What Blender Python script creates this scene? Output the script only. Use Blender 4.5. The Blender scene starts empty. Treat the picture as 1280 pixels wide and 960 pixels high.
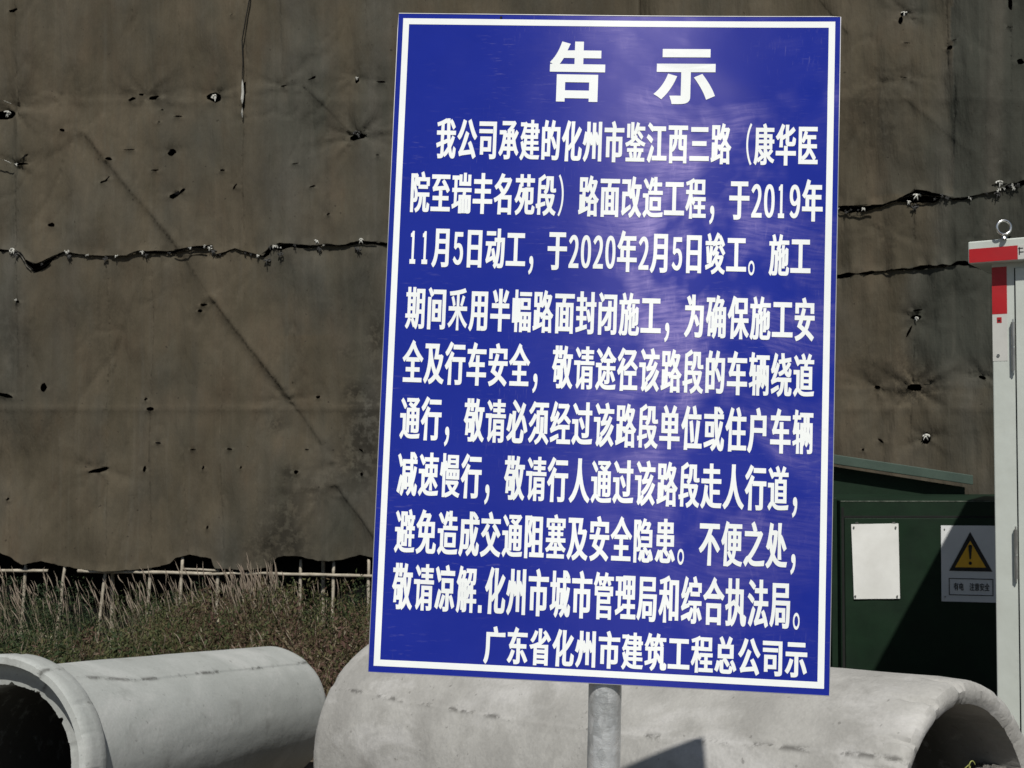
import bpy, bmesh, math, random
import numpy as np
from mathutils import Vector, Matrix, noise
from mathutils.geometry import delaunay_2d_cdt

scene = bpy.context.scene
rnd = random.Random(7)
npr = np.random.default_rng(7)

# ------------------------------------------------------------------ camera
F = 1389.0                      # focal length in photograph pixels (1280 wide)
PITCH = math.radians(1.7)
CAM = Vector((0, 0, 1.6))
cd = bpy.data.cameras.new('camera'); cam = bpy.data.objects.new('camera', cd)
scene.collection.objects.link(cam); scene.camera = cam
cam.location = CAM; cam.rotation_euler = (math.pi / 2 + PITCH, 0, 0)
cd.sensor_width = 36; cd.lens = 36 * F / 1280; cd.clip_start = 0.05; cd.clip_end = 2000
cd.dof.use_dof = True; cd.dof.focus_distance = 2.1; cd.dof.aperture_fstop = 20

# ------------------------------------------------------------------ sky and sun
SUN_EL = math.radians(52.5); SUN_AZ = math.radians(180 - 1.8)    # azimuth from +Y towards +X: behind the camera, a little to the right
world = bpy.data.worlds.new('World'); scene.world = world; world.use_nodes = True
nt = world.node_tree; bg = nt.nodes['Background']
sky = nt.nodes.new('ShaderNodeTexSky'); sky.sky_type = 'NISHITA'; sky.sun_disc = False
sky.sun_elevation = SUN_EL; sky.sun_rotation = SUN_AZ
nt.links.new(sky.outputs[0], bg.inputs[0]); bg.inputs[1].default_value = 0.05
sl = bpy.data.lights.new('sun', 'SUN'); sun = bpy.data.objects.new('sun', sl); scene.collection.objects.link(sun)
sl.energy = 4.2; sl.angle = math.radians(0.55); sl.color = (1, 0.96, 0.9)
sd = Vector((math.sin(SUN_AZ) * math.cos(SUN_EL), math.cos(SUN_AZ) * math.cos(SUN_EL), math.sin(SUN_EL)))
sun.rotation_euler = sd.to_track_quat('Z', 'Y').to_euler(); sun.location = (0, -5, 12)
scene.view_settings.view_transform = 'Standard'; scene.view_settings.look = 'None'
scene.view_settings.exposure = 0.0; scene.view_settings.gamma = 1
scene.cycles.use_denoising = True
scene.cycles.max_bounces = 8

# ------------------------------------------------------------------ helpers
CR, SR = math.cos(PITCH), math.sin(PITCH)
def at(px, py, Y):
    """point of the place seen at a photograph pixel, at distance Y ahead"""
    u, v = (px - 640) / F, (480 - py) / F
    d = Vector((u, CR - v * SR, SR + v * CR))
    return CAM + d * (Y / d.y)
def ray(px, py):
    u, v = (px - 640) / F, (480 - py) / F
    return Vector((u, CR - v * SR, SR + v * CR)).normalized()
def on_plane(px, py, o, n):
    d = ray(px, py); return CAM + d * ((o - CAM).dot(n) / d.dot(n))

def tag(o, label=None, cat=None, group=None, kind=None):
    for k, v in (('label', label), ('category', cat), ('group', group), ('kind', kind)):
        if v: o[k] = v
    return o
def empty(name, loc, label, cat, group=None):
    o = bpy.data.objects.new(name, None); scene.collection.objects.link(o); o.location = loc
    o.empty_display_size = 0.1
    return tag(o, label, cat, group)
def base(parent):
    b = Vector((0, 0, 0))
    while parent is not None: b += Vector(parent.location); parent = parent.parent
    return b
def obj(name, verts, faces, mat, parent=None, smooth=False, angle=35, uvs=None, attrs=None, bevel=0):
    """mesh given in world coordinates, origin kept at its parent's base or at its own centre"""
    v = np.array([tuple(p) for p in verts], dtype=float)
    if parent is None: loc = v.mean(0) ; off = loc
    else: loc = np.zeros(3); off = np.array(base(parent))
    me = bpy.data.meshes.new(name); me.from_pydata((v - off).tolist(), [], [tuple(f) for f in faces]); me.update()
    me.materials.append(mat)
    if uvs is not None:
        l = me.uv_layers.new(name='UVMap')
        vi = np.empty(len(me.loops), int); me.loops.foreach_get('vertex_index', vi)
        l.data.foreach_set('uv', np.array(uvs, float)[vi].ravel())
    for k, a in (attrs or {}).items():
        at_ = me.attributes.new(k, 'FLOAT', 'POINT'); at_.data.foreach_set('value', np.array(a, float))
    if smooth:
        me.polygons.foreach_set('use_smooth', [True] * len(me.polygons))
        if angle: me.set_sharp_from_angle(angle=math.radians(angle))
    o = bpy.data.objects.new(name, me); scene.collection.objects.link(o)
    o.location = loc; o.parent = parent
    if bevel:
        b = o.modifiers.new('bevel', 'BEVEL'); b.width = bevel; b.segments = 2; b.limit_method = 'ANGLE'
    return o
class MB:
    def __init__(s): s.v = []; s.f = []
    def add(s, v, f):
        k = len(s.v); s.v += [Vector(p) for p in v]; s.f += [[i + k for i in q] for q in f]; return s
    def box(s, o, u, v, w, U, V, W):
        P = [o + u * a + v * b + w * c for a in U for b in V for c in W]
        return s.add(P, [(0, 1, 3, 2), (4, 6, 7, 5), (0, 4, 5, 1), (2, 3, 7, 6), (0, 2, 6, 4), (1, 5, 7, 3)])
    def tube(s, pts, r, n=10, cap=True):
        pts = [Vector(p) for p in pts]; rr = r if isinstance(r, (list, tuple)) else [r] * len(pts); k = len(s.v)
        ref = None
        for i, p in enumerate(pts):
            t = (pts[min(i + 1, len(pts) - 1)] - pts[max(i - 1, 0)]).normalized()
            if ref is None: ref = t.orthogonal().normalized()
            a = (ref - t * ref.dot(t)).normalized(); ref = a; b = t.cross(a)
            for j in range(n):
                q = 2 * math.pi * j / n; s.v.append(p + (a * math.cos(q) + b * math.sin(q)) * rr[i])
        for i in range(len(pts) - 1):
            for j in range(n):
                s.f.append([k + i * n + j, k + i * n + (j + 1) % n, k + (i + 1) * n + (j + 1) % n, k + (i + 1) * n + j])
        if cap:
            s.f.append([k + j for j in range(n)][::-1]); s.f.append([k + (len(pts) - 1) * n + j for j in range(n)])
        return s
    def build(s, name, mat, parent=None, **kw):
        return obj(name, s.v, s.f, mat, parent, **kw)
def fb(x, y, z, sc, oc=3): return noise.fractal(Vector((x * sc, y * sc, z * sc)), 1.0, 2.0, oc)

# ------------------------------------------------------------------ materials
class N:
    """tiny node-graph writer"""
    def __init__(s, name):
        s.m = bpy.data.materials.new(name); s.m.use_nodes = True; s.t = s.m.node_tree
        s.b = s.t.nodes['Principled BSDF']; s.co = None
    def n(s, t, **kw):
        q = s.t.nodes.new('ShaderNode' + t)
        for k, v in kw.items(): setattr(q, k, v)
        return q
    def set(s, sock, v):
        if hasattr(v, 'links') or isinstance(v, bpy.types.NodeSocket): s.t.links.new(v, sock)
        else: sock.default_value = v
    def coord(s, scale=(1, 1, 1)):
        if s.co is None: s.co = s.n('TexCoord')
        mp = s.n('Mapping'); s.t.links.new(s.co.outputs['Object'], mp.inputs[0]); mp.inputs['Scale'].default_value = scale
        return mp.outputs[0]
    def noise(s, scale, detail=4, rough=0.55, stretch=(1, 1, 1), lo=0.35, hi=0.65, dist=0.0):
        q = s.n('TexNoise'); s.t.links.new(s.coord(stretch), q.inputs[0])
        q.inputs['Scale'].default_value = scale; q.inputs['Detail'].default_value = detail
        q.inputs['Roughness'].default_value = rough; q.inputs['Distortion'].default_value = dist
        return s.rng(q.outputs[0], lo, hi)
    def rng(s, x, lo, hi, a=0.0, b=1.0):
        r = s.n('MapRange'); s.t.links.new(x, r.inputs[0])
        for i, v in enumerate((lo, hi, a, b)): r.inputs[i + 1].default_value = v
        return r.outputs[0]
    def attr(s, name): return s.n('Attribute', attribute_name=name).outputs['Fac']
    def math(s, op, a, b=0.0):
        q = s.n('Math', operation=op); s.set(q.inputs[0], a); s.set(q.inputs[1], b); return q.outputs[0]
    def mix(s, f, a, b):
        q = s.n('Mix', data_type='RGBA'); s.set(q.inputs[0], f)
        for i, c in ((6, a), (7, b)):
            s.set(q.inputs[i], c if isinstance(c, bpy.types.NodeSocket) else (*c, 1))
        return q.outputs[2]
    def bump(s, h, dist, strength=1.0, normal=None):
        q = s.n('Bump'); s.set(q.inputs['Height'], h); q.inputs['Distance'].default_value = dist; q.inputs['Strength'].default_value = strength
        if normal is not None: s.set(q.inputs['Normal'], normal)
        return q.outputs[0]
    def out(s, color=None, rough=None, normal=None, **kw):
        if color is not None: s.set(s.b.inputs['Base Color'], color if isinstance(color, bpy.types.NodeSocket) else (*color, 1))
        if rough is not None: s.set(s.b.inputs['Roughness'], rough)
        if normal is not None: s.set(s.b.inputs['Normal'], normal)
        for k, v in kw.items(): s.set(s.b.inputs[k.replace('_', ' ')], v)
        return s.m

def concrete(name, c0, c1, light, pit=0.5, patch=3.0, bk=1.0):
    g = N(name)
    a = g.noise(patch, 5, 0.6, lo=0.38, hi=0.62); c = g.mix(a, c0, c1)
    b = g.noise(2.2, 6, 0.65, (1, 1, 2.2), 0.52, 0.66, 0.6); c = g.mix(g.math('MULTIPLY', b, 0.8), c, light)
    f = g.noise(90, 3, 0.7, lo=0.3, hi=0.7); c = g.mix(g.math('MULTIPLY', f, 0.16), c, (0.12, 0.12, 0.11))
    p = g.noise(38, 2, 0.5, lo=0.70, hi=0.74); c = g.mix(g.math('MULTIPLY', p, pit), c, (0.07, 0.065, 0.06))
    st = g.noise(5, 6, 0.7, (1, 1, 1), 0.56, 0.72); c = g.mix(g.math('MULTIPLY', st, 0.35), c, (0.16, 0.155, 0.14))
    se = g.attr('seam'); sm = g.noise(9, 5, 0.7, lo=0.50, hi=0.58)
    c = g.mix(g.math('MULTIPLY', g.math('MULTIPLY', se, sm), 0.75), c, (0.06, 0.058, 0.052))
    ex = g.attr('grime'); c = g.mix(g.math('MULTIPLY', ex, g.noise(14, 5, 0.7, lo=0.1, hi=0.45)), c, (0.065, 0.064, 0.056))  # inner walls coloured darker with depth, standing in for the shade inside
    n = g.bump(g.noise(60, 6, 0.7, lo=0.2, hi=0.8), 0.003 * bk, 0.4); n = g.bump(g.noise(7, 4, 0.6, lo=0.3, hi=0.7), 0.012 * bk, 0.3, n)
    return g.out(c, 0.92, n, Specular_IOR_Level=0.25)
M = {}
M['pipe_cool'] = concrete('smooth_grey_concrete', (0.37, 0.39, 0.37), (0.42, 0.44, 0.42), (0.49, 0.505, 0.485), 0.35, 3.0, .35)
M['pipe_warm'] = concrete('weathered_warm_concrete', (0.31, 0.305, 0.285), (0.40, 0.395, 0.37), (0.50, 0.495, 0.475), 0.4, 4.5)

def tarp_mat():
    g = N('weathered_felt_tarp')
    tone = g.attr('tone'); st = g.attr('stain')
    brown = g.mix(g.noise(1.6, 5, 0.6, (1.4, 1.4, 0.45), 0.35, 0.65), (0.070, 0.060, 0.040), (0.099, 0.083, 0.057))
    brown = g.mix(g.math('MULTIPLY', g.noise(2.6, 4, 0.6, (1, 1, 0.5), 0.5, 0.68), 0.40), brown, (0.090, 0.065, 0.042))
    grey = g.mix(g.noise(2.2, 5, 0.6, (1.5, 1.5, 0.4), 0.35, 0.65), (0.054, 0.055, 0.043), (0.082, 0.078, 0.064))
    tn = g.math('ADD', tone, g.math('MULTIPLY', g.math('SUBTRACT', g.noise(1.1, 4, 0.6, (1.3, 1.3, 0.5), 0.3, 0.7), 0.5), 0.7))
    c = g.mix(g.rng(tn, 0.25, 0.75), brown, grey)
    c = g.mix(g.rng(tone, 0.85, 1.15), c, (0.040, 0.044, 0.036))
    vs = g.noise(7, 4, 0.65, (1.6, 1.6, 0.06), 0.45, 0.7); c = g.mix(g.math('MULTIPLY', vs, 0.24), c, (0.040, 0.036, 0.028))
    ls = g.noise(11, 3, 0.6, (1.6, 1.6, 0.05), 0.56, 0.75); c = g.mix(g.math('MULTIPLY', ls, 0.22), c, (0.125, 0.118, 0.095))
    dk = g.noise(0.9, 4, 0.6, (1, 1, 0.7), 0.52, 0.72); c = g.mix(g.math('MULTIPLY', dk, 0.40), c, (0.045, 0.040, 0.030))
    sn = g.math('MULTIPLY', st, g.noise(9, 6, 0.75, lo=0.42, hi=0.52)); c = g.mix(g.math('MULTIPLY', sn, 0.75), c, (0.018, 0.016, 0.012))
    sp = g.noise(26, 2, 0.5, lo=0.735, hi=0.76); c = g.mix(g.math('MULTIPLY', sp, 0.7), c, (0.018, 0.015, 0.012))
    w1 = g.n('TexWave', wave_type='BANDS', bands_direction='Z'); g.t.links.new(g.coord(), w1.inputs[0]); w1.inputs['Scale'].default_value = 22; w1.inputs['Distortion'].default_value = 1.2
    c = g.mix(g.math('MULTIPLY', w1.outputs['Fac'], 0.06), c, (0.16, 0.15, 0.12))
    fi = g.noise(120, 2, 0.6, (1, 1, 0.5), 0.3, 0.7)
    c = g.mix(g.math('MULTIPLY', fi, 0.12), c, (0.03, 0.027, 0.02))
    n = g.bump(g.noise(4, 5, 0.6, (1.5, 1.5, 0.5), 0.2, 0.8), 0.03, 0.5)
    n = g.bump(g.noise(9, 3, 0.6, (1.6, 1.6, 0.12), 0.2, 0.8), 0.012, 0.5, n)
    return g.out(c, 0.95, n, Specular_IOR_Level=0.12)
M['tarp'] = tarp_mat()
def plain(name, col, rough=0.6, var=0.15, scale=12, metal=0.0, dark=None, bumpd=0.0, spec=0.5):
    g = N(name); dk = dark or tuple(x * 0.6 for x in col)
    c = g.mix(g.math('MULTIPLY', g.noise(scale, 5, 0.65, lo=0.4, hi=0.65), var), col, dk)
    nrm = g.bump(g.noise(scale * 5, 4, 0.6, lo=0.2, hi=0.8), bumpd) if bumpd else None
    return g.out(c, g.rng(g.noise(scale * 0.7, 4), 0, 1, max(rough - 0.08, 0.05), min(rough + 0.1, 1)), nrm, Metallic=metal, Specular_IOR_Level=spec)
M['shade_black'] = plain('black_shade_backing', (0.008, 0.008, 0.008), 1.0, spec=0.02)
M['bamboo'] = plain('bleached_bamboo', (0.42, 0.38, 0.30), 0.75, 0.6, 9, dark=(0.16, 0.14, 0.10), bumpd=0.002)
M['tie'] = plain('white_plastic_tie', (0.55, 0.55, 0.50), 0.6, 0.5, 20)
M['tie_grey'] = plain('dusty_grey_cord', (0.20, 0.19, 0.16), 0.8)
M['tie_dark'] = plain('blackened_wire', (0.03, 0.03, 0.028), 0.6)
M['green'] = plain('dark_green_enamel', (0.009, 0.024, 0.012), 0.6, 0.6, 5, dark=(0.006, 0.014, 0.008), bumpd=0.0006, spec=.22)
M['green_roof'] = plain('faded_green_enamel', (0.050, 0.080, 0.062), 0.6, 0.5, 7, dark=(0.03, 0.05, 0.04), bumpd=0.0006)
M['edge_wear'] = plain('worn_green_edge', (0.13, 0.15, 0.12), 0.7, 1.0, 30, dark=(0.03, 0.04, 0.03))
M['flat_black'] = plain('black_gap', (0.006, 0.007, 0.006), 0.9)
M['white_plate'] = plain('white_plastic_plate', (0.76, 0.77, 0.74), 0.5, 0.25, 6, dark=(0.5, 0.5, 0.46))
M['warn_plate'] = plain('white_warning_plate', (0.66, 0.68, 0.68), 0.45, 0.3, 8, dark=(0.5, 0.52, 0.52))
M['warn_black'] = plain('black_print', (0.012, 0.012, 0.014), 0.5)
M['warn_yellow'] = plain('yellow_print', (0.75, 0.42, 0.03), 0.45, 0.3, 14)
M['cab_white'] = plain('white_powder_coat', (0.56, 0.60, 0.55), 0.5, 0.35, 4, dark=(0.40, 0.42, 0.37), bumpd=0.0005)
M['cab_red'] = plain('red_reflective_film', (0.42, 0.012, 0.016), 0.45, 0.35, 10, dark=(0.28, 0.01, 0.014))
M['cab_film'] = plain('white_reflective_film', (0.58, 0.58, 0.54), 0.4, 0.2, 8)
M['steel'] = plain('dull_steel', (0.42, 0.42, 0.40), 0.4, 0.5, 30, metal=0.9)
M['bright_steel'] = plain('bright_steel', (0.75, 0.75, 0.73), 0.3, 0.3, 30, metal=1.0)
M['soil'] = plain('dry_brown_soil', (0.13, 0.105, 0.075), 0.95, 0.7, 3, bumpd=0.03)
M['asphalt'] = plain('grey_asphalt', (0.055, 0.055, 0.055), 0.9, 0.5, 20, bumpd=0.004)
M['paint_line'] = plain('white_road_paint', (0.7, 0.7, 0.68), 0.7, 0.5, 20)
M['cord'] = plain('yellow_green_cord', (0.26, 0.28, 0.08), 0.8, 0.6, 40)
M['mud'] = plain('grey_cement_rubble', (0.22, 0.21, 0.19), 0.95, 0.9, 25, dark=(0.05, 0.05, 0.045), bumpd=0.01)

def galvanised():
    g = N('galvanised_steel')
    v = g.n('TexVoronoi'); g.t.links.new(g.coord((1, 1, 0.6)), v.inputs[0]); v.inputs['Scale'].default_value = 70
    c = g.mix(g.rng(v.outputs['Color'], 0.2, 0.8), (0.52, 0.54, 0.54), (0.70, 0.72, 0.72))
    c = g.mix(g.math('MULTIPLY', g.noise(16, 5, 0.7, (1, 1, 0.6), 0.5, 0.68), 0.5), c, (0.22, 0.23, 0.225))
    n = g.bump(g.noise(30, 4, 0.6, (1, 1, 2.2), 0.2, 0.8), 0.0016, 0.5)
    n = g.bump(g.noise(120, 3, 0.6, lo=0.2, hi=0.8), 0.001, 0.5, n)
    return g.out(c, g.rng(g.noise(22, 4), 0, 1, 0.26, 0.38), n, Metallic=0.5)
M['galv'] = galvanised()

def film(name, col, wear, spec, letter=False):
    """plastic sign film: fine horizontal wipe scratches spread the sun's glint up and down the sheet"""
    g = N(name)
    uv = g.n('TexCoord').outputs['UV']
    def nz(scale, st, lo, hi, det=5, rot=0.0, off=0.0):
        mp = g.n('Mapping'); g.t.links.new(uv, mp.inputs[0]); mp.inputs['Scale'].default_value = st; mp.inputs['Rotation'].default_value = (0, 0, rot); mp.inputs['Location'].default_value = (off, off, 0)
        q = g.n('TexNoise'); g.t.links.new(mp.outputs[0], q.inputs[0]); q.inputs['Scale'].default_value = scale; q.inputs['Detail'].default_value = det; q.inputs['Roughness'].default_value = 0.6
        return g.rng(q.outputs[0], lo, hi)
    c = g.mix(nz(3.5, (1, 1, 1), 0.3, 0.7), col, tuple(min(1, x * 1.15 + 0.004) for x in col))
    scr = g.math('MULTIPLY', nz(28, (1, 6, 1), 0.58, 0.74, 4, 0.55), nz(4.0, (1, 1.4, 1), 0.50, 0.62, 3))
    sc2 = g.math('MULTIPLY', nz(30, (1, 10, 1), 0.58, 0.72, 4, 0.9, 3.1), nz(5.5, (1, 1, 1), 0.54, 0.64, 3, 0, 7.7))
    sc3 = g.math('MULTIPLY', nz(34, (9, 1, 1), 0.60, 0.74, 4, 0.5, 9.1), nz(4.5, (1, 1, 1), 0.55, 0.66, 3, 0, 2.3))
    m = g.math('MAXIMUM', g.math('MAXIMUM', scr, sc2), sc3)
    c = g.mix(g.math('MULTIPLY', m, wear), c, (0.42, 0.38, 0.55))
    # curved wipe strokes, gathered in a zone chosen to place the sun's glare
    wv = g.n('TexNoise'); g.t.links.new(uv, wv.inputs[0]); wv.inputs['Scale'].default_value = 3.0; wv.inputs['Detail'].default_value = 1
    def warped(scale, st, lo, hi, amt, rot=0.0, det=4):
        ad = g.n('VectorMath', operation='MULTIPLY_ADD'); g.t.links.new(wv.outputs['Color'], ad.inputs[0]); ad.inputs[1].default_value = (amt, amt, amt); g.t.links.new(uv, ad.inputs[2])
        mp = g.n('Mapping'); g.t.links.new(ad.outputs[0], mp.inputs[0]); mp.inputs['Scale'].default_value = st; mp.inputs['Rotation'].default_value = (0, 0, rot)
        q = g.n('TexNoise'); g.t.links.new(mp.outputs[0], q.inputs[0]); q.inputs['Scale'].default_value = scale; q.inputs['Detail'].default_value = det; q.inputs['Roughness'].default_value = 0.65
        return g.rng(q.outputs[0], lo, hi)
    st1 = warped(40, (.45, 4.5, 1), .36, .68, .12, .04); st2 = warped(34, (4, .6, 1), .55, .72, .2, .6)
    big = warped(6.5, (1, 1.1, 1), .42, .60, .2, 0, 3)
    wipe = g.math('MULTIPLY', g.math('ADD', g.math('MULTIPLY', st1, .55), g.math('ADD', g.math('MULTIPLY', st2, .30), .26)), big)
    dv = g.n('VectorMath', operation='DISTANCE'); ds = g.n('VectorMath', operation='MULTIPLY'); g.t.links.new(uv, ds.inputs[0]); ds.inputs[1].default_value = (1.0, .55, 1)
    g.t.links.new(ds.outputs[0], dv.inputs[0]); dv.inputs[1].default_value = (.68, .32, 0)
    wipe = g.math('MULTIPLY', wipe, g.rng(dv.outputs['Value'], .05, .36, 1.5, .10))
    g.set(g.b.inputs['Tangent'], g.n('Tangent', direction_type='UV_MAP', uv_map='UVMap').outputs[0])
    n = g.bump(nz(5, (1, 1, 1), 0.2, 0.8, 2), 0.0012, 0.35)
    g.b.inputs['Coat Weight'].default_value = 0.3 if not letter else 0.1
    g.b.inputs['Coat Roughness'].default_value = 0.08
    if not letter: g.b.inputs['Specular Tint'].default_value = (0.92, 0.74, 1.0, 1)
    return g.out(c, g.rng(wipe, 0, 1, 0.28, 0.43), n, Anisotropic=1.0, Anisotropic_Rotation=0.25, Specular_IOR_Level=g.rng(wipe, 0, 1, spec * 0.10, spec))
M['sign_blue'] = film('blue_sign_film', (0.009, 0.022, 0.265), 0.16, 0.9)
M['sign_white'] = film('white_sign_film', (0.84, 0.88, 0.86), 0.1, 0.3, True)
M['alu'] = plain('aluminium_sheet', (0.6, 0.6, 0.6), 0.4, 0.3, 10, metal=0.8)

# ------------------------------------------------------------------ ground
def G(x, y):
    if y < 3.2: b = -0.04
    elif y < 9.0: b = -0.04 - 0.126 * (y - 3.2)
    else: b = -0.77
    s = min(1, max(0, (-x - 0.9) / 0.5)) * min(1, max(0, (8 - y) / 2)) * min(1, max(0, (y - 3.2) / 0.5))
    return b + 0.065 * s
def ground():
    xs = sorted(set([-900, -300, -100, -40, -20] + [round(-12 + i * 0.4, 2) for i in range(61)] + [20, 40, 100, 300, 900]))
    ys = sorted(set([-900, -300, -100, -40, -20, -8] + [round(-4 + i * 0.4, 2) for i in range(61)] + [30, 60, 150, 400, 1200]))
    v = [(x, y, G(x, y) + (0.02 * fb(x, y, 0, 0.9) if y > 1.6 else -0.02) if abs(x) < 15 and -3 < y < 20 else G(x, y) - 0.02) for y in ys for x in xs]
    n = len(xs); f = [(j * n + i, j * n + i + 1, (j + 1) * n + i + 1, (j + 1) * n + i) for j in range(len(ys) - 1) for i in range(n - 1)]
    tag(obj('ground', v, f, M['soil'], smooth=True, angle=0), kind='structure')
    mb = MB(); X, Y, Z = Vector((1, 0, 0)), Vector((0, 1, 0)), Vector((0, 0, 1)); O = Vector((0, 0, 0))
    mb.add([(-200, -9, 0), (200, -9, 0), (200, 1.1, 0), (-200, 1.1, 0)], [(0, 1, 2, 3)])
    tag(mb.build('road', M['asphalt']), kind='structure')
    mb = MB().add([(-200, -4, 0.004), (200, -4, 0.004), (200, -3.85, 0.004), (-200, -3.85, 0.004)], [(0, 1, 2, 3)])
    tag(mb.build('road_marking', M['paint_line']), kind='structure')
    k = MB().box(O, X, Y, Z, (-200, 200), (1.1, 1.25), (-0.15, 0.12))
    tag(k.build('kerb', M['mud'], bevel=0.01), kind='structure')
ground()

# ------------------------------------------------------------------ tarp fence
PX = Vector((1, 0, 0)); FEN = {}
J = Vector((1.25, 11.0, 0))                                  # where the two runs of the fence meet
uL = Vector((-math.cos(0.03), -math.sin(0.03) * -1, 0)).normalized(); nL = Vector((uL.y, -uL.x, 0)); nL = nL if nL.y < 0 else -nL
a = math.radians(25); uR = Vector((math.cos(a), -math.sin(a), 0)); nR = Vector((-math.sin(a), -math.cos(a), 0))
PXJ = 640 + F * J.x / J.y
def seg_d(px, py, s):
    (x0, y0), (x1, y1) = s; dx, dy = x1 - x0, y1 - y0; t = ((px - x0) * dx + (py - y0) * dy) / (dx * dx + dy * dy)
    tt = min(1, max(0, t)); d = math.hypot(px - x0 - tt * dx, py - y0 - tt * dy)
    side = (px - x0) * dy - (py - y0) * dx
    return d, (1 if side > 0 else -1), t
DIAG = [((103, 166), (222, 312)), ((262, 372), (352, 488)), ((352, 488), (400, 556)), ((400, 616), (340, 700)), ((418, 606), (470, 676)),
        ((1015, -10), (1060, 45)), ((1104, 104), (1216, 196)), ((380, 110), (440, 168)), ((222, 312), (262, 372))]
DSTR = [1, 1, .5, .7, .9, .5, .28, .6, .35]
VERT = [(22, -600, 330, 1), (24, 330, 470, .9), (10, 500, 690, .5), (133, 280, 705, .8), (165, 0, 40, .5), (187, 320, 705, .9), (220, -20, 60, .5), (232, 540, 700, .7),
        (278, 440, 705, .7), (305, -30, 310, .8), (322, 500, 700, .4), (349, -20, 90, .5), (457, -20, 60, .6), (365, 330, 480, .4), (460, 250, 420, .5), (410, 120, 300, .4),
        (1183, -20, 90, .9), (1143, 262, 300, .8), (1085, 210, 260, .4), (1193, 100, 200, .7), (1262, 30, 120, .7), (1140, 420, 560, .5), (-60, -600, 700, .7), (-140, -600, 700, .7)]
DENT = [(265, 118, 22, .06), (18, 138, 30, .08), (80, 124, 24, .05), (180, 118, 40, .06), (447, 168, 40, .09), (1142, 484, 45, .10), (1095, 486, 26, .07), (1157, 548, 22, .06),
        (445, 95, 20, .05), (350, 106, 40, .04), (1131, 97, 20, .05), (1105, 104, 24, .04), (120, 586, 30, .05), (355, 500, 40, .04), (1144, 398, 20, .04), (1228, 470, 24, .06),
        (213, 187, 14, .03), (1130, 15, 24, .05), (22, 205, 18, .05), (1110, 290, 40, .03), (215, 243, 18, .03), (430, 580, 40, .03), (400, 612, 26, -.04)]
def disp(px, py):
    d = 0.10 * fb(px, py * 0.6, 3, 0.006, 3) + 0.020 * fb(px, py * 0.5, 9, 0.022, 3) + 0.005 * fb(px, py * 0.35, 5, 0.08, 2)
    for sc_, k_, o_ in ((0.011, .009, 21), (0.020, .007, 33)):      # taut crinkles
        r_ = abs(fb(px + .35 * py, py * 0.45, o_, sc_, 2)); d -= k_ * max(0, 1 - r_ / .07) * (.5 + fb(px, py, o_ + 5, .006, 2) * 1.5 if fb(px, py, o_ + 5, .006, 2) > -.33 else 0)
    d += 0.030 * fb(px * 1.0, py * 0.12, 47, 0.028, 3)
    for s, k in zip(DIAG, DSTR):
        q, sd_, t = seg_d(px, py, s)
        if q < 40: d += k * (-0.006 * math.exp(-(q / 1.3) ** 2) + 0.014 * math.exp(-(q / 7) ** 2) + 0.020 * math.tanh(sd_ * q / 3.0) * math.exp(-q / 22) * (1 if 0 <= t <= 1 else 0))
    for x, y0, y1, k in VERT:
        dx = px - x - 2 * math.sin(py * 0.02)
        if abs(dx) < 30 and y0 - 12 < py < y1 + 12:
            e = min(1, (py - y0 + 12) / 24, (y1 + 12 - py) / 24)
            d += e * k * (-0.012 * math.exp(-(dx / 1.1) ** 2) + 0.006 * math.exp(-(dx / 3.5) ** 2) + 0.010 * math.tanh(dx / 1.5) * math.exp(-abs(dx) / 12))
    for x, y, r, k in DENT:
        ex, ey = px - x, (py - y) * 1.5; q = math.hypot(ex, ey)
        if q < r * 4:
            th = math.atan2(ey, ex); d -= k * .8 * math.exp(-q / r) * (1 + 0.9 * fb(math.cos(th) * 1.7 + x, math.sin(th) * 1.7 + y, 0, 1, 3) * min(1, q / 10))
    for yy, k in ((511, 1), (126, .6)):
        if abs(py - yy) < 25: d += 0.012 * k * math.exp(-abs(py - yy) / 4)
    for yy in ((315,) if px < PXJ else (248, 337)):
        q = abs(py - yy)
        if q < 60: d += math.exp(-q / 22) * (0.03 * math.sin(px * 0.09 + 2 * math.sin(px * 0.023)) + 0.03 * fb(px, 0, yy, 0.05, 2))
    if py > 600: d += (py - 600) / 110 * 0.03 * math.sin(px * 0.05 + 1.3 * math.sin(px * 0.017))
    return d
def fence_pt(px, py, d=0.0):
    """tarp surface point; d pushes towards the road"""
    if px < PXJ: o, n = J, nL
    else: o, n = J, nR
    p = on_plane(px, py, o, n)
    return p + n * d
def interp(tab, x):
    if x <= tab[0][0]: return tab[0][1]
    for (x0, y0), (x1, y1) in zip(tab, tab[1:]):
        if x <= x1: return y0 + (y1 - y0) * (x - x0) / (x1 - x0)
    return tab[-1][1]
LU = [(-500, 318), (-300, 322), (-120, 312), (0, 311), (15, 314), (29, 316), (37, 326), (50, 331), (62, 326), (75, 319), (85, 316), (100, 318), (112, 319.5), (132, 320.5), (150, 321), (162, 320.5), (168, 316), (180, 314), (215, 312.5), (240, 309), (250, 307.5), (265, 305.5), (268, 317), (282, 315), (295, 311), (315, 316), (330, 320), (338, 308), (352, 304.5), (390, 307.5), (410, 305.5), (425, 307.5), (452, 302.5), (485, 304), (600, 308), (700, 300), (PXJ, 292)]
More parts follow.
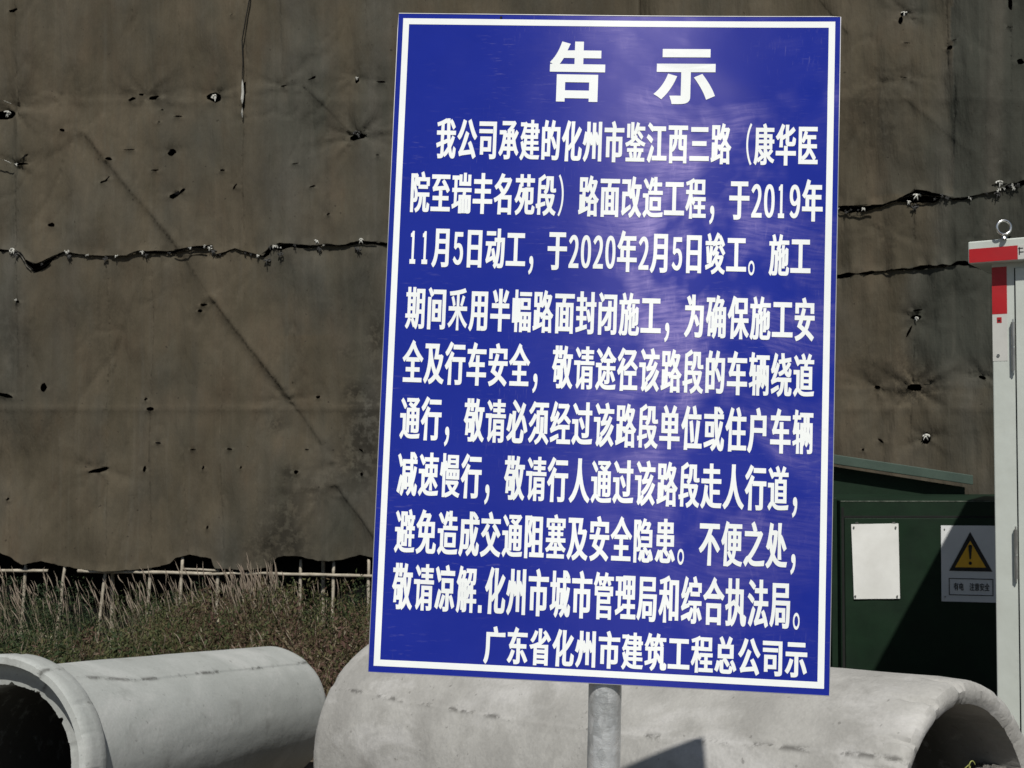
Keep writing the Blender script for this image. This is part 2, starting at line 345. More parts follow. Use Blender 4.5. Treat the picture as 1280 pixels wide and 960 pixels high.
LL = [(-500, 326), (-300, 330), (-120, 322), (0, 318), (15, 316.5), (28, 317), (40, 337), (50, 342), (62, 336), (75, 325), (85, 318.5), (100, 320.8), (112, 321), (132, 323), (150, 322.5), (162, 322), (170, 319), (180, 321), (215, 320), (240, 313), (250, 315), (265, 313), (268, 323), (282, 319), (295, 312.5), (315, 320), (332, 328), (337, 330), (341, 315), (348, 322), (352, 325), (360, 317), (365, 316), (390, 315), (405, 309), (425, 310.5), (440, 312), (457, 309), (485, 311), (600, 314), (700, 308), (PXJ, 299)]
AU = [(PXJ, 268), (950, 262), (1047, 258), (1075, 259), (1103, 256), (1122, 251), (1144, 237), (1160, 239), (1175, 243), (1190, 249), (1205, 248), (1219, 245), (1247, 238), (1262, 230), (1280, 226), (1400, 215), (1700, 190)]
AL = [(PXJ, 274), (950, 270), (1047, 263), (1057, 270), (1083, 269), (1094, 262), (1103, 261), (1122, 253.6), (1131, 256), (1153, 258), (1171, 256), (1179, 247), (1190, 251.5), (1203, 251.5), (1219, 246), (1230, 241.5), (1247, 239.5), (1262, 236), (1280, 233), (1400, 222), (1700, 196)]
BU = [(PXJ, 350), (950, 346), (1047, 343.3), (1060, 341), (1070, 342.5), (1079, 341), (1090, 338), (1096, 339.5), (1104, 339), (1110, 337.5), (1130, 335.5), (1138, 336), (1150, 331.5), (1162, 331), (1168, 333), (1178, 330.5), (1188, 331.5), (1195, 327), (1205, 325), (1211, 327), (1225, 331), (1240, 332), (1300, 322), (1700, 300)]
BL = [(PXJ, 358), (950, 352), (1047, 349), (1060, 348.5), (1070, 343.2), (1085, 344.5), (1093, 341), (1100, 340.5), (1110, 338.2), (1125, 338.5), (1138, 336.8), (1150, 338), (1162, 335.5), (1168, 333.8), (1180, 336), (1188, 332.5), (1195, 331.8), (1207, 332.5), (1213, 332), (1225, 337), (1240, 335.5), (1300, 327), (1700, 304)]
BOT = [(-500, 700), (-200, 706), (0, 690), (19, 697), (31, 705), (53, 700.6), (72, 707), (103, 711.5), (131, 713), (175, 711), (200, 708), (212, 704), (220, 697), (238, 693), (265, 698), (268, 710), (310, 712), (340, 708), (346, 697), (356, 694), (378, 694), (403, 700.6), (425, 700), (450, 694), (480, 699), (560, 708), (700, 704), (PXJ, 700)]
RBOT = [(PXJ, 700), (1000, 708), (1300, 716), (1700, 760)]
LL = [(x, interp(LU, x) + (y - interp(LU, x)) * (.95 if 30 < x < 70 else .45)) for x, y in LL]
AL = [(x, interp(AU, x) + (y - interp(AU, x)) * .75) for x, y in AL]; BL = [(x, interp(BU, x) + (y - interp(BU, x)) * .85) for x, y in BL]
HOLES = [(21, 16, 6, 2.6, 0), (80, 164, 4.2, 2.2, 15), (164, 123, 6, 2.6, -20), (190, 120, 8, 3.4, -15), (175, 117, 3, 2, 0), (220, 143.5, 4.6, 1.5, 0), (201, 136, 2, 1.3, 0), (198, 152, 1.5, 1, 0),
         (162, 187, 6.5, 1, -5), (213, 189, 5, 4, -40), (138, 199.5, 4.6, 2.3, 15), (193, 212, 4.6, 1.4, -5), (277, 212, 3.6, 1.5, 10), (131, 228, 5, 1.8, -20), (136, 224, 4, 1.2, -55),
         (226, 237, 5.5, 2.4, -45), (294, 233, 5, 1.8, -60), (216, 243, 8, 3.2, -35), (66, 282, 5, 3.3, 0), (27.5, 378, 3.2, 2, 40), (254, 381, 4.2, 2, -5), (249.5, 388.5, 2.8, 2.6, 0), (57, 484, 4.2, 5.2, 0),
         (8, 494, 15, 2.4, 12), (187, 511, 5.2, 2.8, 0), (180, 498.5, 2, 2, 0), (198, 553.5, 4.2, 1.2, 5), (243, 561.5, 4, .9, 0), (288, 561, 4, 1, 8), (255.5, 584.5, 1.5, 2.6, 0), (303.5, 584, 1.2, 2, 0),
         (121, 588, 13, 3.0, -12), (180, 586, 2, 4, 0), (8, 624, 2, 2, 0), (260, 659, 1.6, 2.2, 0), (396, 496, 3, 2, 0), (382, 562, 3, .9, 0), (451, 563, 4.2, 1.2, 30), (370, 590, 3, 2.6, 40), (452, 593, 2.2, 2.6, 0),
         (446, 170, 9.5, 4.5, -10), (354, 107, 4, 1.4, 0), (391, 99, 5, 1.8, -20), (446, 100, 2.4, 5, 8), (476, 102, 6, 1.6, 0), (472, 193.5, 2.6, 1.2, 0), (370, 205, 4.5, 1.1, -8), (391, 233, 4.5, 1.6, -20),
         (265, 119, 11, 6.5, 0), (6, 142, 13, 7, 5), (34, 197, 5, 2, -30), (28, 206, 12, 2.2, 4), (411, 268, 2.2, 1.6, 0), (305, 118, 2.6, 19, 0), (290, 19, 1.4, 1, 0),
         (1130, 16, 6, 3, -20), (1126, 26, 3, 6, 18), (1134, 55, 4.2, 1, 0), (1188, 62, 4, 3.2, 0), (1194, 52.5, 3, 1, -10), (1263, 4, 2.6, 9, 0), (1276, 77, 5, 4, 0), (1131, 98.5, 4.5, 1, 0), (1262, 33.5, 4, 1, 0),
         (1144, 396, 7, 3.2, 0), (1136, 413, 1.6, 10, 25), (1146, 387, 6, 1.2, -10), (1095, 484, 4.5, 2.5, 0), (1142, 484, 9, 5.5, 0), (1100.5, 551, 4.2, 1.7, 35), (1079, 562, 1.6, 1.6, 0), (1158, 547, 6, 7.5, 0),
         (1228, 472, 5, 2, 20), (1262, 236 + 60, 3, 1.2, 0), (-40, 220, 6, 2.4, 0), (-70, 420, 5, 2, 20), (-110, 130, 7, 3, -20)]
def hole_poly(h, i):
    x, y, rx, ry, ang = h; r = random.Random(i * 13 + 5); n = 9 if rx > 3 else 7; c, s = math.cos(math.radians(ang)), math.sin(math.radians(ang)); out = []
    for k in range(n):
        t = 2 * math.pi * k / n; q = 0.72 + 0.5 * r.random(); a_, b_ = rx * q * math.cos(t), ry * q * math.sin(t)
        out.append((x + a_ * c - b_ * s, y + a_ * s + b_ * c))
    return out
def inpoly(x, y, P):
    c = False; j = len(P) - 1
    for i in range(len(P)):
        if (P[i][1] > y) != (P[j][1] > y) and x < (P[j][0] - P[i][0]) * (y - P[i][1]) / (P[j][1] - P[i][1]) + P[i][0]: c = not c
        j = i
    return c
def wob(x, k): return 0.9 * fb(x, k, 0, 0.11, 3)
STAIN = [(470, 420, 12, 32, 1), (462, 520, 26, 50, .9), (448, 575, 26, 40, 1), (440, 490, 12, 12, .9), (360, 650, 24, 50, .9), (344, 530, 12, 12, .8), (362, 590, 10, 8, .9), (345, 690, 40, 26, 1), (433, 440, 14, 8, .6),
         (400, 610, 30, 20, .5), (185, 118, 40, 12, .6), (1142, 484, 40, 26, .8), (1112, 310, 13, 40, .5), (1105, 170, 26, 32, .45), (1080, 135, 18, 20, .4), (1085, 440, 26, 45, .35), (1140, 450, 24, 60, .4), (20, 420, 22, 60, .4), (1100, 120, 50, 40, .3), (1230, 180, 40, 80, .35), (420, 140, 40, 20, .3)]
def stain(px, py):
    return min(1, sum(k * math.exp(-((px - x) / a_) ** 2 - ((py - y) / b_) ** 2) for x, y, a_, b_, k in STAIN))
def tone(px, py):
    t = 0.30
    if px > 1000:
        band = 0.30 * math.exp(-((px - 1246 + (py - 60) * .03) / 9) ** 2)  # lighter band of a vertical fold, painted into the tone
        if py < 245: t = 0.22 + (0.45 if px > 1135 else .9 * max(0, px - 1080) / 110) * .9 + (0.45 if px > 1191 - 2 * math.sin(py * .05) else 0) - (band if px > 1191 else 0)
        elif py < 335: t = 0.25 + .85 / (1 + math.exp(-(px - 1176) / 8.0)) - band
        elif py < 484: t = 0.25 + .85 / (1 + math.exp(-(px - 1140 + (py - 335) * .05) / 8.0)) - max(0, (py - 440)) / 45 * .45
        else: t = .25 + .3 * min(1, max(0, (px - 1080) / 60))
    t += 0.35 * math.exp(-((px - 375) / 40) ** 2) * (1 if py < 420 else .5) + 0.45 * math.exp(-((px - 14) / 30) ** 2 - ((py - 380) / 150) ** 2) + 0.3 * math.exp(-((px - 470) / 30) ** 2)
    return t
def sheet(parent, up, lo, x0, x1, depth, k, top=None):
    """one tarp sheet between an upper and a lower edge profile, with real holes"""
    pts = []; edge = []
    xs = []; x = x0
    while x < x1: xs.append(x); x += 2.5 if -40 < x < 500 or 1030 < x < 1300 else 14
    xs.append(x1)
    U = [(x, (top if top is not None else interp(up, x) + wob(x, k))) for x in xs]
    L = [(x, interp(lo, x) + wob(x, k + 7)) for x in reversed(xs)]
    out = U + L; edges = []
    V = [Vector(p) for p in out]; E_ = [(i, (i + 1) % len(out)) for i in range(len(out))]
    ymin, ymax = min(p[1] for p in out), max(p[1] for p in out)
    hs = []
    for i, h in enumerate(HOLES):
        if x0 < h[0] < x1:
            yu = top if top is not None else interp(up, h[0]); yl = interp(lo, h[0])
            if yu + 10 < h[1] < yl - 9:
                P = hole_poly(h, i); hs.append(P); b = len(V); V += [Vector(p) for p in P]; E_ += [(b + j, b + (j + 1) % len(P)) for j in range(len(P))]
    lines = [[(x + 2 * math.sin(yy * .02), yy) for yy in range(int(a_), int(b_), 4)] for x, a_, b_, _ in VERT] + [[(p0[0] + (p1[0] - p0[0]) * t / 30, p0[1] + (p1[1] - p0[1]) * t / 30) for t in range(31)] for p0, p1 in DIAG]
    for ln in lines:
        for x, yy in ln:
            for ox_ in (-2.2, -1.1, 0, 1.1, 2.2):
                X_ = x + ox_
                if x0 + 3 < X_ < x1 - 3 and (top if top is not None else interp(up, X_)) + 4 < yy < interp(lo, X_) - 4: V.append(Vector((X_, yy)))
    y = ymin
    while y < ymax:
        fine_y = -30 < y < 760; x = x0
        while x < x1:
            fine = fine_y and (-40 < x < 500 or 1030 < x < 1300)
            st = 3.6 if fine else 28.0
            px, py = x + (rnd.random() - .5) * st * .3, y + (rnd.random() - .5) * 1
            yu = top if top is not None else interp(up, min(max(px, x0), x1))
            if yu + 4 < py < interp(lo, px) - 4 and x0 + 2 < px < x1 - 2: V.append(Vector((px, py)))
            x += st
        y += 3.6 if fine_y else 28.0
    r = delaunay_2d_cdt(V, E_, [], 0, 1e-4)
    vv, ff = r[0], r[2]; faces = []
    hb = [(min(p[0] for p in P), max(p[0] for p in P), min(p[1] for p in P), max(p[1] for p in P), P) for P in hs]
    for f in ff:
        cx = sum(vv[i][0] for i in f) / 3; cy = sum(vv[i][1] for i in f) / 3
        yu = top if top is not None else interp(up, cx) + wob(cx, k)
        if not (inpoly(cx, cy, out)): continue
        if any(a0 < cx < a1 and b0 < cy < b1 and inpoly(cx, cy, P) for a0, a1, b0, b1, P in hb): continue
        faces.append(tuple(f))
    W = []; T = []; S = []
    hc = [h for h in HOLES if x0 < h[0] < x1]
    for p in vv:
        d = disp(p[0], p[1]) + depth
        ye = abs(p[1] - interp(lo, p[0]))
        if ye < 8: d += 0.018 * (1 - ye / 8) * (0.5 + fb(p[0], 0, k, .09, 2) * 1.6)
        for h in hc:
            if abs(p[0] - h[0]) < h[2] * 2.2 + 4 and abs(p[1] - h[1]) < h[3] * 2.2 + 4:
                q = math.hypot((p[0] - h[0]) / (h[2] + 2), (p[1] - h[1]) / (h[3] + 2))
                d += 0.016 * math.exp(-q * q) * (1 if p[1] > h[1] else -0.4)
        W.append(fence_pt(p[0], p[1], d)); T.append(tone(p[0], p[1])); S.append(stain(p[0], p[1]))
    # bottom right-hand winding
    o = obj('tarp_sheet', W, faces, M['tarp'], parent, smooth=True, angle=0, attrs={'tone': T, 'stain': S})
    return o
def fence(x0, x1, label, sheets, left):
    root = empty('tarp_fence', fence_pt((x0 + x1) / 2, 760), label, 'fence')
    for i, (up, lo, dep, top) in enumerate(sheets): sheet(root, up, lo, x0, x1, dep, i * 3 + (0 if left else 20), top)
    n = nL if left else nR; u = uL if left else uR
    # added black sheet, closed on top, gives holes and gaps their dark shade
    A, B = fence_pt(x0, 500), fence_pt(x1, 500)
    A = Vector((A.x, A.y, 0)) - n * 0.30; B = Vector((B.x, B.y, 0)) - n * 0.30
    up_ = Vector((0, 0, 1))
    mb = MB().add([A - up_ * 0.9, B - up_ * 0.9, B + up_ * 8.6, A + up_ * 8.6, A + up_ * 8.6 + n * 0.4, B + up_ * 8.6 + n * 0.4], [(0, 1, 2, 3), (3, 2, 5, 4)])
    mb.build('shade_backing', M['shade_black'], root)
    return root
TOP = -560
fL = fence(-500, PXJ, 'long straight run of brown felt tarp fence behind the weeds, left of the blue sign', [(None, LU, 0.012, TOP), (LL, BOT, 0.0, None)], True)
fR = fence(PXJ, 1700, 'angled run of grey brown felt tarp fence behind the green transformer box', [(None, AU, 0.018, TOP), (AL, BU, 0.01, None), (BL, RBOT, 0.0, None)], False)

def knot(parent, px, py, s, seed, dark=False):
    r = random.Random(seed); mb = MB()
    o = fence_pt(px, py, disp(px, py) + 0.022); n = nL if px < PXJ else nR; u = PX; z = Vector((0, 0, 1)); m = 0.0079 * s
    for k in range(3):
        a0 = r.uniform(0, 6.3); R_ = m * r.uniform(1.6, 2.8); c = o + u * r.uniform(-2, 2) * m + z * r.uniform(-1, 1) * m
        mb.tube([c + (u * math.cos(a0 + t * .75) * 1.3 + z * math.sin(a0 + t * .75) * .8) * R_ + n * 0.01 * math.sin(t * 2) for t in range(5)], m * 0.9, 5)
    for k in range(2):
        a0 = r.uniform(-2.4, -0.7)
        mb.tube([o + (u * math.cos(a0) * t + z * (math.sin(a0) * t - 0.06 * t * t)) * m * 1.3 + n * 0.012 for t in range(5)], [m * .8, m * .75, m * .7, m * .5, m * .3], 5)
    mb.build('tie', M['tie_dark'] if dark else M['tie'], parent, smooth=True, angle=0)
for i, (x, y, s, p) in enumerate([(20, 314, .9, fL), (88, 316, .7, fL), (113, 320, .4, fL), (180, 316, .6, fL), (262, 309, .8, fL), (398, 302, .7, fL), (453, 302, .8, fL), (266, 118, 1.1, fL), (8, 140, 1, fL), (22, 206, .5, fL),
                                  (27, 376, .4, fL), (446, 97, .5, fL), (1146, 244, 1.0, fR), (1136, 253, .6, fR), (1080, 262, .6, fR), (1250, 229, .9, fR), (1267, 235, .6, fR), (1130, 15, .7, fR), (1157, 545, .9, fR), (1144, 397, .7, fR)]):
    knot(p, x, y, s, i + 40)
for i, (x, y, s, p) in enumerate([(25, 320, .9, fL), (90, 322, .8, fL), (135, 325, .8, fL), (184, 319, .7, fL), (266, 314, .9, fL), (334, 326, 1.0, fL), (352, 318, .8, fL), (400, 312, .8, fL), (450, 312, 1.0, fL), (1144, 258, 1.0, fR), (1247, 243, .8, fR), (1060, 266, .6, fR), (446, 166, 1.2, fL)]):
    knot(p, x, y, s, i + 90, True)
# white sliver of cloth poking out of the long tear, and the crack above it
def ribbon(parent, pts, w, mat, name, dd):
    mb = MB(); pr = []
    for i, (x, y) in enumerate(pts):
        ww = w[i] if isinstance(w, list) else w
        pr += [fence_pt(x - ww, y, disp(x, y) + dd), fence_pt(x + ww, y, disp(x, y) + dd + .004), fence_pt(x + ww * .3, y, disp(x, y) + dd + .016)]
    n = len(pts); f = []
    for i in range(n - 1):
        for j in range(3): f.append((i * 3 + j, i * 3 + (j + 1) % 3, (i + 1) * 3 + (j + 1) % 3, (i + 1) * 3 + j))
    return mb.add(pr, f).build(name, mat, parent)
ribbon(fL, [(304, 101), (304.5, 108), (305, 118), (304.6, 126), (305, 132)], [.3, 1.3, 1.5, 1.7, .5], M['tie'], 'torn_cloth', .062)
ribbon(fL, [(305, 137), (304.6, 143), (305, 149)], [.3, 1.2, .5], M['tie'], 'torn_cloth', .062)
ribbon(fL, [(316, -40), (313, 2), (309, 28), (304, 52), (304.6, 80), (303.5, 102)], [.5, .9, .8, .8, .7, .6], M['flat_black'], 'cord_and_crack', .056)  # black ribbon stands in for the crack's dark gap
for (a_, b_) in (((0, 127), (16, 131)), ((0, 200), (18, 206))):
    ribbon(fL, [a_, ((a_[0] + b_[0]) / 2, (a_[1] + b_[1]) / 2 - 1), b_], [1.2, 1.3, 1.1], M['tie'], 'torn_cloth', .09)
for pts in ([(216, 311), (240, 309.5), (262, 306)], [(216, 319), (236, 320.5), (258, 316)], [(218, 315), (240, 314), (262, 310)]):
    ribbon(fL, pts, .7, M['tie_dark'], 'cord_and_crack', .014)
for pts in ([(1047, 262), (1080, 259), (1110, 256), (1140, 243)], [(1150, 240), (1165, 246), (1180, 244)], [(1047, 266), (1064, 271), (1090, 270)], [(1190, 252), (1215, 246), (1240, 240)], [(1240, 231), (1262, 229), (1290, 229)]):
    ribbon(fR, pts, .7, M['tie_dark'], 'cord_and_crack', .014)

for k in range(34):     # small ties and fibre ends all along the laced seams
    x = rnd.choice((rnd.uniform(2, 482), rnd.uniform(2, 482), rnd.uniform(1048, 1285))); t_ = (LU, LL) if x < 500 else (AU, AL)
    knot(fL if x < 500 else fR, x, (interp(t_[0], x) + interp(t_[1], x)) / 2 + rnd.uniform(-1, 2), rnd.uniform(.3, .62), 300 + k, rnd.random() < .6)
def strands(parent, tab_u, tab_l, x0, x1, n, seed):
    r = random.Random(seed)
    for k in range(n):
        a_ = r.uniform(x0, x1 - 30); L = r.uniform(18, 60); pts = []
        o_ = r.choice((r.uniform(0, 1), r.uniform(.85, 1.15), r.uniform(-.15, .1)))
        for i in range(6):
            x = a_ + L * i / 5; u_, l_ = interp(tab_u, x), interp(tab_l, x); pts.append((x, u_ + (l_ - u_) * o_ + r.uniform(-.8, .8)))
        ribbon(parent, pts, r.uniform(.35, .6), M['tie_dark'] if r.random() < .45 else M['tie_grey'], 'tie_cord', .012)
strands(fL, LU, LL, 0, 485, 26, 3); strands(fR, AU, AL, 1045, 1285, 16, 4); strands(fR, BU, BL, 1045, 1240, 5, 5)
# bamboo stakes and rails in front of the black sheet, under the tarp's hem
def bamboo(parent, p0, p1, r, name):
    n = max(4, int((p1 - p0).length / 0.12)); pts = []; rr = []
    for i in range(n + 1):
        t = i / n; q = p0.lerp(p1, t) + Vector((fb(p0.x * 3, t * 2, 1, 1.3, 2), 0, fb(p0.x * 5, t * 2, 4, 1.3, 2))) * 0.012
        pts.append(q); rr.append(r * (1.12 if i % 3 == 0 else 0.97))
    return MB().tube(pts, rr, 8).build(name, M['bamboo'], parent, smooth=True, angle=0)
for (x, yt, xb) in ((31, 700, 24.5), (80, 704, 69), (131.5, 703, 120), (186.5, 708, 181), (226.5, 697, 222.5), (271.5, 708, 271), (375, 700, 371.5), (416, 701, 414), (-30, 700, -38), (-90, 700, -99), (460, 700, 458), (520, 705, 520), (600, 705, 596), (700, 705, 700)):
    tp = fence_pt(x, yt, -0.04); bt = fence_pt(xb, 836, 0.02); g0 = G(bt.x, bt.y) - 0.05
    bamboo(fL, Vector((bt.x, bt.y, g0)), tp, 0.0155, 'bamboo_stake')
for (x0, y0, x1, y1, r) in ((-500, 712, 60, 713.5, .016), (98, 713.5, 265, 717, .017), (228, 711.6, 272, 712.6, .010), (262, 717.5, 345, 716.5, .014), (341, 717.5, 560, 722, .016), (560, 719, PXJ, 722, .016)):
    bamboo(fL, fence_pt(x0, y0, 0.0), fence_pt(x1, y1, 0.0), r, 'bamboo_rail')
for px in (900, 1010, 1100, 1200, 1300, 1450, 1600):
    p = fence_pt(px, 700, -0.1); bamboo(fR, Vector((p.x, p.y, -0.85)), p, 0.016, 'bamboo_stake')
# upright scaffold posts that carry both runs behind the tarp
for fr, xs, n in ((fL, (-420, -140, 133, 400, 700), nL), (fR, (950, 1183, 1420, 1680), nR)):
    for px in xs:
        p = fence_pt(px, 500); p = Vector((p.x, p.y, 0)) - n * 0.20
        bamboo(fr, p + Vector((0, 0, -0.85)), p + Vector((0, 0, 8.4)), 0.02, 'scaffold_pole')

# ------------------------------------------------------------------ weeds
def leafmesh(name, P, A_, B_, val, mat, label=None, cat=None):
    """many leaves: centre P, half-length vector A, half-width vector B, folded diamond shape"""
    n = len(P); nrm = np.cross(A_, B_); nrm /= np.linalg.norm(nrm, axis=1)[:, None] + 1e-9
    wd = np.linalg.norm(B_, axis=1)[:, None]
    v = np.stack([P - A_, P - B_ + nrm * wd * .5, P + A_ - nrm * wd * .6, P + B_ + nrm * wd * .5], 1).reshape(-1, 3)
    me = bpy.data.meshes.new(name); me.vertices.add(4 * n); me.loops.add(6 * n); me.polygons.add(2 * n)
    off = v.mean(0); me.vertices.foreach_set('co', (v - off).ravel())
    idx = (np.arange(n)[:, None] * 4 + np.array([0, 1, 2, 0, 2, 3])[None]).ravel()
    me.loops.foreach_set('vertex_index', idx); me.polygons.foreach_set('loop_start', np.arange(0, 6 * n, 3)); me.polygons.foreach_set('loop_total', np.full(2 * n, 3))
    me.update(); me.validate()
    at_ = me.attributes.new('val', 'FLOAT', 'POINT'); at_.data.foreach_set('value', np.repeat(val, 4))
    me.materials.append(mat); o = bpy.data.objects.new(name, me); scene.collection.objects.link(o); o.location = off
    return o
def leaf_mat():
    g = N('weed_leaves'); r = g.n('ValToRGB'); g.t.links.new(g.attr('val'), r.inputs[0]); e = r.color_ramp.elements
    cols = [(0, (0.018, 0.034, 0.014)), (.3, (0.038, 0.056, 0.020)), (.5, (0.078, 0.082, 0.032)), (.66, (0.080, 0.052, 0.032)), (.8, (0.090, 0.048, 0.040)), (.92, (0.15, 0.125, 0.080)), (1, (0.30, 0.27, 0.19))]
    e[0].position = 0; e[0].color = (*cols[0][1], 1); e[1].position = 1; e[1].color = (*cols[-1][1], 1)
    for p, c in cols[1:-1]: q = e.new(p); q.color = (*c, 1)
    return g.out(r.outputs[0], 0.75, Specular_IOR_Level=0.25)
M['leaf'] = leaf_mat()
M['spike'] = plain('dry_seed_heads', (0.33, 0.28, 0.21), 0.9, 0.9, 5, dark=(0.22, 0.165, 0.13))
M['straw'] = plain('tan_straw', (0.33, 0.28, 0.19), 0.9, 0.6, 6)
def weeds():
    P = []; A_ = []; B_ = []; val = []
    for i in range(1680):
        y = 6.05 + 4.85 * rnd.random() ** 0.85; x = rnd.uniform(-0.60 * y - 0.4, 0.14 * y + .3)
        tall = i >= 1500          # taller bushy growth next to the sign and by the tall grass
        if tall: y = rnd.uniform(8.6, 10.4); x = (rnd.choice((rnd.uniform(300, 480), rnd.uniform(180, 290))) - 640) / F * y
        if y < 6.4 and -2.3 < x < -0.7: continue           # keep clear of the pipes
        if x > -0.75 and y < 5.7: continue
        R_ = rnd.uniform(.07, .19); h = rnd.uniform(.36, .72) + .06 * max(0, y - 9); h = min(.84, h * (1 + .5 * fb(x, y, 7, 1.3, 2))) if not tall else rnd.uniform(.62, .96 if x > -2.3 else .82)
        patch = fb(x + 20, y * .7, 2, 0.75, 3)
        base_v = 0.42 + 0.50 * patch + 0.18 * math.exp(-((x + 1.3) / 1.0) ** 2) - 0.25 * max(0, min(1, (-x - 2.6))) + rnd.gauss(0, .09)
        g0 = G(x, y); kind = rnd.random(); nl = int(95 + 60 * rnd.random()); lx, ly = rnd.gauss(0, .15), rnd.gauss(0, .15)
        for k in range(nl):
            t = rnd.random() ** 0.55; a1 = rnd.uniform(0, 6.28); rr_ = R_ * math.sqrt(rnd.random()) * (1.1 - .55 * t * t)
            P.append((x + lx * h * t + rr_ * math.cos(a1), y + ly * h * t + rr_ * math.sin(a1), g0 + h * t + .03 * math.sin(a1 * 3)))
            L = (rnd.uniform(.014, .036) if kind < .6 else rnd.uniform(.008, .018)) * (1.15 - .4 * t); el = rnd.gauss(0.75, .5); a2 = a1 + rnd.gauss(0, .9)
            a_v = np.array([math.cos(a2) * math.cos(el), math.sin(a2) * math.cos(el), math.sin(el)]); rv = np.array([rnd.gauss(0, 1) for _ in range(3)]); b_v = np.cross(a_v, rv); b_v /= np.linalg.norm(b_v) + 1e-6
            A_.append(a_v * L); B_.append(b_v * L * (rnd.uniform(.12, .26) if kind < .35 else rnd.uniform(.24, .42))); val.append(min(.93, max(0, base_v + rnd.gauss(0, .11))) if rnd.random() > .008 else 1)
    o = leafmesh('weeds', np.array(P), np.array(A_), np.array(B_), np.array(val), M['leaf'])
    tag(o, kind='stuff', label='low green and rusty brown weeds between pipes and tarp', cat='weeds')
    # stalks and feathery seed heads
    def blade(mb, p, tip, w, bend, spike=False):
        n = 5; vs = []
        for i in range(n + 1):
            t = i / n; q = p.lerp(tip, t) + bend * math.sin(t * math.pi)
            ww = w * (math.sin(math.pi * (0.12 + 0.86 * t)) if spike else (1 - 0.6 * t))
            vs.append(q); 
        mb.tube(vs, [max(.0008, w * (math.sin(math.pi * (0.12 + 0.84 * i / n)) if spike else 1 - .6 * i / n)) for i in range(n + 1)], 3, False)
    st, sp = MB(), MB()
    def head(x, y, h, lx, big=1.0, tgt=(st, sp)):
        g0 = G(x, y); p = Vector((x, y, g0)); tip = Vector((x + lx * h + rnd.gauss(0, .03), y + rnd.gauss(0, .05), g0 + h)); d = (tip - p).normalized()
        bend = Vector((rnd.gauss(0, .02), 0, 0)); blade(tgt[0], p, tip, .0026, bend)
        L = rnd.uniform(.07, .15) * big; e = tip + (d + Vector((rnd.gauss(-.12, .12), 0, 0))).normalized() * L
        blade(tgt[1], tip - d * .01, e, rnd.uniform(.004, .0065) * big, Vector((rnd.gauss(0, .008), 0, 0)), True)
    for i in range(330):
        y = rnd.uniform(9.5, 10.75); px = rnd.choice([rnd.gauss(15, 16), rnd.gauss(55, 16), rnd.gauss(92, 14), rnd.gauss(155, 16), rnd.gauss(195, 14), rnd.gauss(245, 16), rnd.gauss(300, 30), rnd.gauss(395, 40), rnd.uniform(-120, 800)])
        head((px - 640) / F * y, y, rnd.uniform(.55, .88), rnd.gauss(-.22, .14), rnd.uniform(.7, 1.3))
    for i in range(60):
        y = rnd.uniform(7.4, 9.5); px = rnd.uniform(-60, 700)
        head((px - 640) / F * y, y, rnd.uniform(.5, .66), rnd.gauss(-.15, .3), .8)
    for i in range(330):      # bare leaning straws and twigs
        y = rnd.uniform(6.5, 10.6); px = rnd.uniform(-100, 760); x = (px - 640) / F * y
        if y < 6.5 or (x > -0.7 and y < 6): continue
        p = Vector((x, y, G(x, y) + .1)); h = rnd.uniform(.35, .72); a1 = rnd.gauss(0, .35)
        blade(st, p, p + Vector((math.sin(a1) * h, rnd.gauss(0, .1), math.cos(a1) * h)), rnd.uniform(.0015, .003), Vector((rnd.gauss(0, .05), 0, 0)))
    o = st.build('weed_stalks', M['straw']); tag(o, kind='stuff', label='thin straw stalks standing in the weeds', cat='stalks')
    o = sp.build('seed_heads', M['spike'], smooth=True, angle=0); tag(o, kind='stuff', label='pinkish tan grass seed heads above the weeds', cat='seed heads')
    # the tall clump that rises in front of the tarp
    c = Vector((( 318 - 640) / F * 9.9, 9.9, G(-2.3, 9.9)))
    root = empty('tall_grass_clump', c, 'tall dry grass clump rising in front of the brown tarp', 'grass')
    st2, sp2 = MB(), MB(); P, A_, B_, val = [], [], [], []
    for i in range(150):
        px = rnd.gauss(326, 18) if rnd.random() < .75 else rnd.gauss(368, 12); y = rnd.uniform(9.6, 10.2)
        hh = rnd.uniform(.74, .99) if px < 352 else rnd.uniform(.62, .84)
        head((px - 640) / F * y, y, hh * (1 - .0022 * abs(px - 328)), rnd.gauss(-.06, .07), 1.15, (st2, sp2))
    for i in range(2600):
        y = rnd.uniform(9.5, 10.2); px = rnd.gauss(332, 24); h = rnd.uniform(.2, .92 - .004 * abs(px - 330)); L = rnd.uniform(.015, .04)
        P.append(((px - 640) / F * y, y, G(-2.3, y) + h)); el = rnd.gauss(1.1, .4); a1 = rnd.uniform(0, 6.28)
        a_v = np.array([math.cos(a1) * math.cos(el), math.sin(a1) * math.cos(el), math.sin(el)]); b_v = np.cross(a_v, [rnd.gauss(0, 1) for _ in range(3)]); b_v /= np.linalg.norm(b_v)
        A_.append(a_v * L); B_.append(b_v * L * .18); val.append(min(1, max(0, rnd.gauss(.55, .2))))
    lo = leafmesh('grass_blades', np.array(P), np.array(A_), np.array(B_), np.array(val), M['leaf']); w = lo.location.copy(); lo.parent = root; lo.location = w - c
    tag(lo, kind='stuff')
    a_ = st2.build('stalks', M['straw'], root); tag(a_, kind='stuff'); a_ = sp2.build('seed_spikes', M['spike'], root, smooth=True, angle=0); tag(a_, kind='stuff')
weeds()

